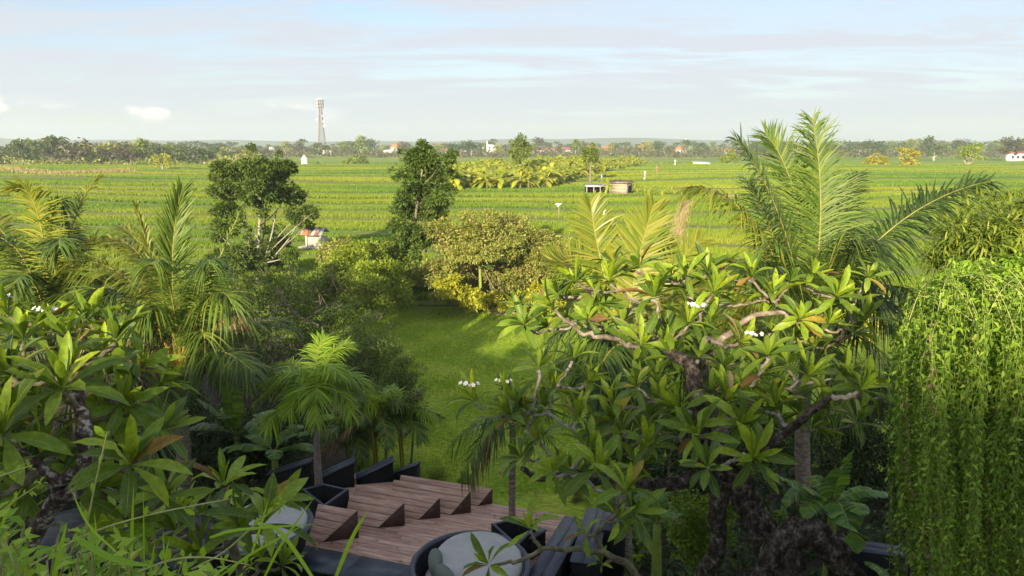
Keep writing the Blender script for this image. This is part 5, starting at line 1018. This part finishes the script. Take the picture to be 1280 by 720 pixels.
for dx, z, s in ((2.3, Ht*.60, .8), (2.6, Ht*.52, 1.0), (-1.9, Ht*.64, .6), (1.9, Ht*.7, .6)):
    c = np.array([x0+dx, Yt-1.6, z]); V, F = tube([c, c+[0, -.15, 0], c+[0, -.5, 0]], [s*.3, s*.8, s], 12); part('dish', V, F, WHITE, t)
for px, tp, bs, Y, lab in ((857,173,190,480,'thin pale mast standing in the middle treeline'), (609,176,190,480,'thin pale mast left of the grove tree')):
    g = P(px, bs, Y); g[2] = 0; V, F = tube([g, P(px, tp, Y)], .3, 5); solo('mast', V, F, WHITE, lab, 'mast', g)
# ---------------------------------------------------------------- treeline
def far_crown(seed, mat, kind):
    r = np.random.default_rng(seed); 
    if kind == 'palm':
        pr = [tube([[0, 0, 0], [.3, 0, 4], [.1, 0, 8]], [.22, .16, .13], 5)]
        for i in range(13):
            az = i*2.4; h = np.array([math.cos(az), math.sin(az), 0]); e = r.uniform(-.4, .9); C = bez([.1, 0, 8], np.array([.1, 0, 8])+h*1.5+[0, 0, 1.2*e+.5], np.array([.1, 0, 8])+h*2.9+[0, 0, e*1.6-1.1], 7)
            T = nrm(np.gradient(C, axis=0)); Sd = nrm(np.cross(T, [0, 0, 1.])); w = .55*np.array([.2, .8, 1, 1, .8, .5, .1])
            V = np.stack([C-Sd*w[:, None]-[0, 0, .35], C, C+Sd*w[:, None]-[0, 0, .35]], 1).reshape(-1, 3); j = (np.arange(6)*3)[:, None]
            pr.append((V, [np.concatenate([j+np.array([[0, 1, 4, 3]]), j+np.array([[1, 2, 5, 4]])])]))
        return mesh('tree', *cat(pr), mat)
    bl = []
    wdt = 2.6 if kind == 'broad' else 1.8
    for i in range(9): bl.append((r.normal(0, wdt*.55), r.normal(0, wdt*.55), r.uniform(3.0, 7.6) if kind == 'broad' else r.uniform(2.5, 8.2), r.uniform(1.2, 2.1), r.uniform(.9, 1.6)))
    V1, F1 = blob_leaves(bl, 520, .85, r, tpl=LEAF2, aspect=.7); V2, F2 = cat([tube([[0, 0, 0], [.1, 0, 3], [0, 0, 5]], [.3, .22, .12], 5)]+limbs([0, 0, 2.6], bl[:5], r, .14, 1))
    V, F = cat([(V1, F1), (V2, F2)]); nf = [len(f) for f in F]
    m = mesh('tree', V, F, [mat, BARK_P]); 
    q = sum(len(f) for f in F1); tot = sum(nf); mi = np.zeros(tot, np.int32)
    # quads first: leaf quads then tube quads; then triangles of the caps
    mi[len(F1[0]) if F1[0].shape[1] == 4 else 0:] = 1; m.polygons.foreach_set('material_index', mi); return m
LEAFQ = (LEAF2[0], [np.array([[0, 3, 2, 1]])])
FT = {'broad': [far_crown(400+i, m, 'broad') for i, m in enumerate((CR_FAR, CR_FAR, CR_FARB, CR_DARK, CR_MID, CR_FAR, CR_FARB, CR_OLIVE))], 'tall': [far_crown(420+i, m, 'tall') for i, m in enumerate((CR_FAR, CR_FARB, CR_MID, CR_FAR))], 'palm': [far_crown(440+i, CR_FAR, 'palm') for i in range(3)]}
DESC = {'broad': 'round crowned broadleaf tree in the hazy distant treeline', 'tall': 'slim tall tree in the hazy distant treeline', 'palm': 'coconut palm silhouette in the hazy distant treeline'}
r = np.random.default_rng(450)
cnt = {'broad': 0, 'tall': 0, 'palm': 0}
def far_tree(px, Y, kind, h):
    m = FT[kind][int(r.integers(len(FT[kind])))]; o = link('distant_palm' if kind == 'palm' else 'distant_tree', m)
    o.location = ((px-640)/FPX*Y*1.0, Y, -.1); s = h/9.0; w_ = s*r.uniform(.95, 1.5) if kind == 'broad' else s; o.scale = (w_, w_, s); o.rotation_euler.z = r.uniform(0, 6.28)
    near = px < 330 and Y < 340
    o['label'] = DESC[kind].replace('hazy distant treeline', 'nearer wooded strip on the left') if near else DESC[kind]; o['category'] = 'tree'
    o['group'] = {'broad': 'broadleaf trees', 'tall': 'slim trees', 'palm': 'palms'}[kind]+(' of the left wooded strip' if near else ' of the distant treeline')
for i in range(215):
    px = -30+1340*(i+r.uniform(-.4, .4))/215; Y = r.uniform(430, 640); k = r.choice(['broad', 'tall', 'palm'], p=[.6, .22, .18])
    far_tree(px, Y, k, r.uniform(5.5, 9.5)*(1.12 if px > 1050 else 1)+(2.2 if r.uniform() < .15 else 0))
for i in range(80):
    px = -25+355*(i+r.uniform(-.4, .4))/80; Y = r.uniform(235, 330); k = r.choice(['broad', 'tall', 'palm'], p=[.74, .14, .12])
    top = np.interp(px, [-25, 15, 30, 90, 110, 190, 215, 330], [182, 182, 172, 168, 176, 173, 179, 184]); far_tree(px, Y, k, max(3.5, (7.5+(178.5-top)/FPX*Y))*r.uniform(.7, 1.0))
for px, Y, k, h in ((590,420,'broad',9.5), (577,430,'broad',8), (955,430,'broad',8), (968,440,'broad',7), (1148,420,'broad',12), (1200,430,'broad',9), (1262,330,'broad',10), (1270,340,'broad',8), (937,450,'broad',8), (718,430,'tall',9.5), (1065,440,'broad',9), (1080,430,'broad',8.5)):
    far_tree(px, Y, k, h)
# scrub under the distant trees
n = 26000; Y = r.uniform(390, 660, n); px = r.uniform(-60, 1340, n); hgt = r.uniform(0, 1, n)**1.4*(3.6+1.5*np.sin(px*.05)+np.sin(px*.19))
p = np.stack([(px-640)/FPX*Y, Y, hgt], -1); sz = r.uniform(.9, 2.0, n)
V, F = scatter(LEAF2[0], LEAF2[1], orient(rsph(n, r), nrm(rsph(n, r)+[0, -.3, .6]), sz, sz*.7), p); part('distant_scrub', V, F, CR_FARB, kind='stuff')
n = 9000; Y = r.uniform(225, 300, n); px = r.uniform(-60, 345, n); hgt = r.uniform(0, 1, n)**1.4*2.2*(1+.5*np.sin(px*.07)); p = np.stack([(px-640)/FPX*Y, Y, hgt], -1); sz = r.uniform(.4, .9, n)
V, F = scatter(LEAF2[0], LEAF2[1], orient(rsph(n, r), nrm(rsph(n, r)+[0, -.3, .6]), sz, sz*.7), p); part('left_scrub', V, F, CR_OLIVE, kind='stuff')

# ---------------------------------------------------------------- the deck
ZD = .6; Uv = np.array([.9466, -.3223, 0]); Wv = np.array([.3223, .9466, 0])
def UW(u, w_, z): return Uv*u+Wv*w_+np.array([0, 0, z])
t = thing('wooden_deck', 'weathered reddish timber deck with raised triangular wedges stepping back toward the lawn', 'deck', UW(-5.5, 11.7, ZD))
ORGD = ORG[t.name]
def plank(u0, u1, w0, w1, z0, z1, nm='plank', mat=None, skew=0):
    L = u1-u0; wd = math.hypot(w1-w0, z1-z0); bev = .006; x0_, x1_ = 0, L
    y = [-wd/2, -wd/2+bev, wd/2-bev, wd/2]; zt = [-bev, 0, 0, -bev]; V = []
    for q, xx in enumerate((x0_, x1_)):
        for yy, z in zip(y, zt): V.append([xx+(skew*(yy/wd+.5) if q else 0), yy, z])
        V.append([xx+(skew if q else 0), wd/2, -.028]); V.append([xx, -wd/2, -.028])
    F = [[i, 6+i, 7+i, i+1] for i in range(5)]+[[5, 11, 6, 0]]
    F = [f[::-1] for f in F]
    m = mesh(nm, V, [np.array(F), np.array([[0, 1, 2], [0, 2, 3], [0, 3, 4], [0, 4, 5], [6, 8, 7], [6, 9, 8], [6, 10, 9], [6, 11, 10]])], mat or WOOD)
    o = link(nm, m, t); tilt = math.atan2(z1-z0, w1-w0)
    c = UW(u0, (w0+w1)/2, (z0+z1)/2); Rm = Matrix.Rotation(math.atan2(Uv[1], Uv[0]), 4, 'Z') @ Matrix.Rotation(tilt, 4, 'X')
    o.matrix_local = Matrix.Translation(Vector(c-ORGD)) @ Rm; return o
r = np.random.default_rng(500)
w0 = 10.33; pw = .112
while w0 < 13.17:
    ue = -4.97 if w0 > 12.8 else -2.6; cuts = [-8.5]
    while cuts[-1] < ue-.3: cuts.append(min(ue, cuts[-1]+r.uniform(1.5, 2.9)))
    for a, b in zip(cuts[:-1], cuts[1:]): plank(a+.002, b-.002, w0, w0+pw-.007, ZD+r.normal(0, .0012), ZD+r.normal(0, .0012))
    w0 += pw
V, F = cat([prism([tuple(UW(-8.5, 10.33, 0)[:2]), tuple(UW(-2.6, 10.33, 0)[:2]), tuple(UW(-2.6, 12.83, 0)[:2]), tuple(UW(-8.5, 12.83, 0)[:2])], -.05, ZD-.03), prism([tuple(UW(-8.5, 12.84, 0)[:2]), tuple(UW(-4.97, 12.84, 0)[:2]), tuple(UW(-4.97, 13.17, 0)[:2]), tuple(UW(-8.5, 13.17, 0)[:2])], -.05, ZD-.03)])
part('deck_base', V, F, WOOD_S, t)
def uof(px, py, z): return float(np.dot(G(px, py, z), Uv))
for un, wn, uf, wf, h, ul in ((-7.11,10.57,-6.60,10.90,.52,uof(394,633,1.12)), (-6.44,11.33,-6.02,11.56,.44,uof(434,621,1.04)), (-5.87,11.85,-5.53,12.05,.39,uof(442,608,.99)), (-5.38,12.21,-5.06,12.42,.42,uof(490,602,1.02)), (-5.02,12.72,-4.80,12.90,.30,uof(492,602,.9))):
    n = max(3, round(math.hypot(wf-wn, h)/.113)); 
    for i in range(n):
        a, b = i/n, (i+1)/n-.01; wa, wb = wn+(wf-wn)*a, wn+(wf-wn)*b; za, zb = ZD+.012+h*a, ZD+.012+h*b
        plank(ul, un+(uf-un)*a, wa, wb, za, zb, skew=(uf-un)/n)
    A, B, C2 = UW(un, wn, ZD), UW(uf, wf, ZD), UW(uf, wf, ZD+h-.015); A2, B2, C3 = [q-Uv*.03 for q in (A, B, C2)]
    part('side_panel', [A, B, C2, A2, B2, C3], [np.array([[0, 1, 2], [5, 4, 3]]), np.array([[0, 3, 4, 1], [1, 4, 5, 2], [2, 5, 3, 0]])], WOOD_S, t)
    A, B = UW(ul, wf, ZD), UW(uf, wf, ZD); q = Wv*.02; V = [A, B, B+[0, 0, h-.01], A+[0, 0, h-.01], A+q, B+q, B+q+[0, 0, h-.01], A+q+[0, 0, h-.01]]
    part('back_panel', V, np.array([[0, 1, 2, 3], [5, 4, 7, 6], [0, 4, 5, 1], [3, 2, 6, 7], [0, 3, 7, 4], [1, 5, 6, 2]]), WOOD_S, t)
# black seat walls behind the deck
for i, (a, b, h0, h1, th, lab) in enumerate((((446,606),(492,602),.10,.44,.28,'black wedge shaped seat wall in the middle of the row behind the deck'), ((492,600),(520,604),.13,.39,.22,'smallest black seat wall at the lawn end of the row'), ((404,612),(443,609),.25,.53,.28,'black wedge seat wall behind the planter palm'), ((335,612),(388,614),.30,.60,.28,'black wedge seat wall farthest left behind the white cushioned daybed'))):
    A, B = G(*a, ZD), G(*b, ZD); d = nrm(B-A); nn = np.array([-d[1], d[0], 0])*th
    poly = [(A[0], A[1], ZD+h0), (B[0], B[1], ZD+h1), (B[0]+nn[0], B[1]+nn[1], ZD+h1), (A[0]+nn[0], A[1]+nn[1], ZD+h0)]
    t = thing('seat_wall', lab, 'seat wall', (A[0], A[1], 0)); V, F = prism(poly, 0, 0); part('body', V, F, BLACK, t)
    for k in (0, 1):
        e = .02; f0, f1 = (-.06, .49) if k == 0 else (.51, 1.06)
        q = [A+nn*f0-d*.02, B+nn*f0+d*.02, B+nn*f1+d*.02, A+nn*f1-d*.02]; V = np.array([[*p_[:2], z+e] for p_, z in zip(q, (ZD+h0, ZD+h1, ZD+h1, ZD+h0))]+[[*p_[:2], z+.003] for p_, z in zip(q, (ZD+h0, ZD+h1, ZD+h1, ZD+h0))])
        part('cap_board', V, np.array([[0, 1, 2, 3], [7, 6, 5, 4], [0, 4, 5, 1], [1, 5, 6, 2], [2, 6, 7, 3], [3, 7, 4, 0]]), BLACKTOP, t)
# planter boxes
def planter(q, Z1, lab):
    Q = [G(*e, Z1) for e in q]; t = thing('planter_box', lab, 'planter', (Q[0][0], Q[0][1], 0)); cen = sum(Q)/4
    for i in range(4):
        A, B = Q[i], Q[(i+1) % 4]; a2, b2 = A+(cen-A)*.16, B+(cen-B)*.16; V = np.array([A, B, b2, a2]); V = np.concatenate([V, V]); V[4:, 2] = 0
        part('side', V, np.array([[0, 1, 2, 3], [7, 6, 5, 4], [0, 4, 5, 1], [2, 6, 7, 3]]), BLACK, t)
        V = np.array([A, B, b2, a2])*1.0; V[:, 2] += .012; V = np.concatenate([V, V-[0, 0, .01]]); part('rim', V, np.array([[0, 1, 2, 3], [0, 4, 5, 1], [2, 6, 7, 3]]), BLACKTOP, t)
    V = np.array([cen+(p_-cen)*.86 for p_ in Q]); V[:, 2] = .7; part('soil', V, np.array([[0, 1, 2, 3]]), SOIL, t)
planter([(405,634),(436,612),(404,605),(377,612)], 1.08, 'square black planter box at the left of the deck holding the feather palm')
planter([(646,684),(673,657),(645,648),(614,655)], 1.05, 'black planter box behind the grey mattress daybed holding the young palm')
# round daybeds
def lathe(prof, seg=40):
    th = np.linspace(0, 2*math.pi, seg, endpoint=False); n = len(prof); V = np.array([[r_*math.cos(a), r_*math.sin(a), z] for r_, z in prof for a in th])
    i = np.arange(n-1)[:, None]*seg; j = np.arange(seg)[None]; k = (np.arange(seg)+1) % seg
    return V, [np.stack([i+j, i+k[None], i+seg+k[None], i+seg+j], -1).reshape(-1, 4)]
def cushion(rx, ry, rz, seg=32, p=2.4, rs=0):
    V, F = lathe([(math.cos(a)**(2/p) if math.cos(a) > 1e-6 else 0, math.copysign(abs(math.sin(a))**(2/p), math.sin(a))) for a in np.linspace(-math.pi/2, math.pi/2, 15)], seg)
    V = V*[rx, ry, rz]; f = wobf(2.5, .03, rs); V = V*(1+f(V)[:, None]); return V, F
def daybed(c, lab, rz=0, sc=.9):
    t = thing('round_daybed', lab, 'daybed', c, None); c = np.array(c, float)
    V, F = lathe([(.0, .02), (.62, .02), (.72, .06), (.86, .28), (.97, .52), (1.02, .72), (1.04, .76), (1.0, .78), (.96, .74), (.92, .5), (.85, .34), (0, .32)]); V[:, 2] += .16*V[:, 0]*0+.06*np.sin(np.arctan2(V[:, 1], V[:, 0])+rz)*(V[:, 2] > .5)
    part('rattan_bowl', V+c, F, RATTAN, t, smooth=True)
    V, F = lathe([(1.055, .735), (1.06, .77), (1.03, .80), (.975, .795), (.96, .75)]); V[:, 2] += .06*np.sin(np.arctan2(V[:, 1], V[:, 0])+rz); part('rim', V+c, F, BLACKTOP, t, smooth=True)
    cs, sn = math.cos(rz), math.sin(rz)
    V, F = cushion(.86, .88, .22, rs=1); part('mattress', V+c+[.04, 0, .44], F, CUSHION, t, smooth=True)
    V, F = cushion(.82, .82, .16, rs=2, p=2.3); V = V@np.array([[1, 0, 0], [0, .98, .2], [0, -.2, .98]])+[.12, .10, .70]; part('back_cushion', V+c, F, CUSHION, t, smooth=True)
    th_ = np.linspace(0, 2*math.pi, 41); V, F = tube(np.stack([.82*np.cos(th_), .80*np.sin(th_), .70+.163*np.sin(th_)], -1)+[.12, .10, .0], .012, 6); part('piping', V+c, F, PILLOW, t, smooth=True)
    for k, (x, y, a) in enumerate(((-.62, .1, .5), (-.42, -.35, .9))):
        V, F = cushion(.34, .13, .17, rs=3+k, p=2.6); ca, sa = math.cos(a+1.2), math.sin(a+1.2); V = np.stack([V[:, 0]*ca-V[:, 1]*sa, V[:, 0]*sa+V[:, 1]*ca, V[:, 2]], -1)+[x, y, .74]; part('pillow', V+c, F, PILLOW, t, smooth=True)
    return t
c0 = G(588, 702, ZD+.72); c0[2] = ZD+.012; daybed(c0, 'round black rattan daybed with large grey mattress and green pillows in front').scale = (.86, .86, .86)
c1 = G(322, 655, ZD+.72); c1[2] = ZD+.012; daybed(c1, 'round black daybed with white cushion ring left of the deck, half behind leaves', 2).scale = (.85, .85, .85)
SEAT = surf('dark_wet_cover', [(.006,.007,.009),(.02,.022,.026),(.06,.065,.075)], [.35,.55,.7], scale=7, rough=.35, bump=.8, detail=9)
for px, py, s, lab in ((110,655,1.1,'covered dark rounded seat behind the left frangipani trunk'), (215,668,1.0,'covered dark rounded seat between the left frangipani and the slate wall')):
    c = G(px, py, 1.2); t = thing('covered_seat', lab, 'seat', (c[0], c[1], 0)); V, F = cushion(s, s*.8, .5, rs=int(px)); part('cover', V+[c[0], c[1], .85], F, SEAT, t, smooth=True); V, F = lathe([(s*.7, 0), (s*.8, .3), (s*.85, .8)]); part('base', V+[c[0], c[1], 0], F, RATTAN, t, smooth=True)
# slate coping in front of the deck
t = thing('slate_wall', 'low wall with dark blue grey slate coping along the near deck edge', 'wall', (*UW(-6, 10, 0)[:2], 0))
u = -10.8; r = np.random.default_rng(510)
while u < -4.2:
    l = .92; ww = 10.30; V, F = prism([tuple(UW(u+.003, ww-.62, 0)[:2]), tuple(UW(u+l-.004, ww-.62, 0)[:2]), tuple(UW(u+l-.004, ww, 0)[:2]), tuple(UW(u+.003, ww, 0)[:2])], ZD+.01, ZD+.06+r.normal(0, .001)); part('coping_slab', V, F, SLATE, t); u += l
V, F = prism([tuple(UW(-10.8, 9.74, 0)[:2]), tuple(UW(-4.2, 9.74, 0)[:2]), tuple(UW(-4.2, 10.28, 0)[:2]), tuple(UW(-10.8, 10.28, 0)[:2])], -.05, ZD+.008); part('wall_body', V, F, BLACK, t)
# black boards benches right of the deck
def bench(far, near, wd, z, lab, nb=2, zb=0.0):
    A, B = G(*far, z), G(*near, z); d = nrm(B-A); nn = np.array([-d[1], d[0], 0]); t = thing('black_bench', lab, 'bench', (A[0], A[1], 0))
    q = lambda p_, k: (p_[0]+nn[0]*k, p_[1]+nn[1]*k)
    V, F = prism([q(A, .02), q(B, .02), q(B, wd-.02), q(A, wd-.02)], zb, z-.03); part('body', V, F, BLACK, t)
    for k in range(nb):
        a, b = wd*k/nb+.004, wd*(k+1)/nb-.004; V, F = prism([q(A-d*.02, a), q(B+d*.02, a), q(B+d*.02, b), q(A-d*.02, b)], z-.028, z); part('board', V, F, BLACKTOP, t)
    return t
bench((705,645), (648,735), .40, 1.12, 'long black bench with two board top at the right side of the deck')
bench((733,635), (712,700), .42, 1.16, 'black bench behind the long one, partly hidden by a leafy stem')
bench((757,627), (748,660), .42, 1.2, 'farthest black bench against the palm trunk')
bench((672,658), (654,668), .2, 1.0, 'short black wedge seat beside the grey cushioned daybed', 1)
bench((1180,703), (1040,683), -.34, 1.15, 'black wall with charcoal board top below the banana leaves at lower right')
bench((902,728), (855,690), -.5, 1.3, 'dark tiled ledge left of the gnarled trunk foot') if False else None
# planted beds and their ground cover
for nm, poly in (('garden_bed', [(2.0, 4.0), (12, 4.0), (12, 15.5), (6.5, 16.5), (3.4, 14.5), (1.9, 11.5)]), ('garden_bed', [(-16, 3), (-5.4, 3), (-4.6, 11.0), (-4.2, 15.2), (-3.4, 17), (-4.2, 21), (-5.0, 27), (-16, 29)])):
    cc = np.mean(poly, 0); V = np.array([[*p_, .17] for p_ in poly]+[[*cc, .22]]); n = len(poly); part(nm, V, np.array([[i, (i+1) % n, n] for i in range(n)]), SOIL, kind='structure')
r = np.random.default_rng(520); n = 26000; x = np.concatenate([r.uniform(1.9, 10, n//2), r.uniform(-13, -4.6, n//2)]); y = np.concatenate([r.uniform(6.5, 16, n//2), r.uniform(8, 20, n//2)])
p = np.stack([x, y, .15+r.uniform(0, 1, n)**1.5*(.45+.3*np.sin(x*2.1)*np.sin(y*1.7))], -1); sz = r.uniform(.10, .26, n)
V, F = scatter(LEAF4[0], LEAF4[1], orient(nrm(rsph(n, r)+[0, -.1, .5]), nrm(rsph(n, r)*.6+[0, -.2, 1]), sz, sz*.35), p); part('ground_cover', V, F, CR_DARK, kind='stuff')
# fallen leaves
r = np.random.default_rng(530); n = 70; p = np.array([UW(r.uniform(-8, -3), r.uniform(10.4, 12.8), ZD+.012) for _ in range(n)]); sz = r.uniform(.04, .11, n)
V1, F1 = scatter(LEAF4[0], LEAF4[1], orient(nrm(np.c_[r.normal(0, 1, (n, 2)), r.normal(0, .1, n)]), np.tile([0, .1, 1.], (n, 1)), sz, sz*.4), p)
n = 260; y = r.uniform(15, 33, n); x = r.uniform(-.22, .2, n)*y; p = np.stack([x, y, hump(x, y)+.03], -1); sz = r.uniform(.08, .2, n)
V2, F2 = scatter(LEAF4[0], LEAF4[1], orient(nrm(np.c_[r.normal(0, 1, (n, 2)), r.normal(0, .2, n)]), np.tile([0, -.2, 1.], (n, 1)), sz, sz*.35), p)
part('fallen_leaves', *cat([(V1, F1), (V2, F2)]), leafmat('fallen_leaf', [(.20,.12,.05),(.34,.24,.09),(.30,.30,.10)], trans=.1, rough=.7), kind='stuff')
# ---------------------------------------------------------------- haze
m, nt_, o_ = newmat('haze_air'); pv = N(nt_, 'ShaderNodeVolumePrincipled'); pv.inputs['Color'].default_value = (.84, .93, 1, 1); pv.inputs['Density'].default_value = .00042; pv.inputs['Anisotropy'].default_value = .2
lk(nt_, pv.outputs[0], o_.inputs['Volume'])
part('haze', *box(-2560, 2560, -260, 2560, -1.5, 62), m, kind='stuff')
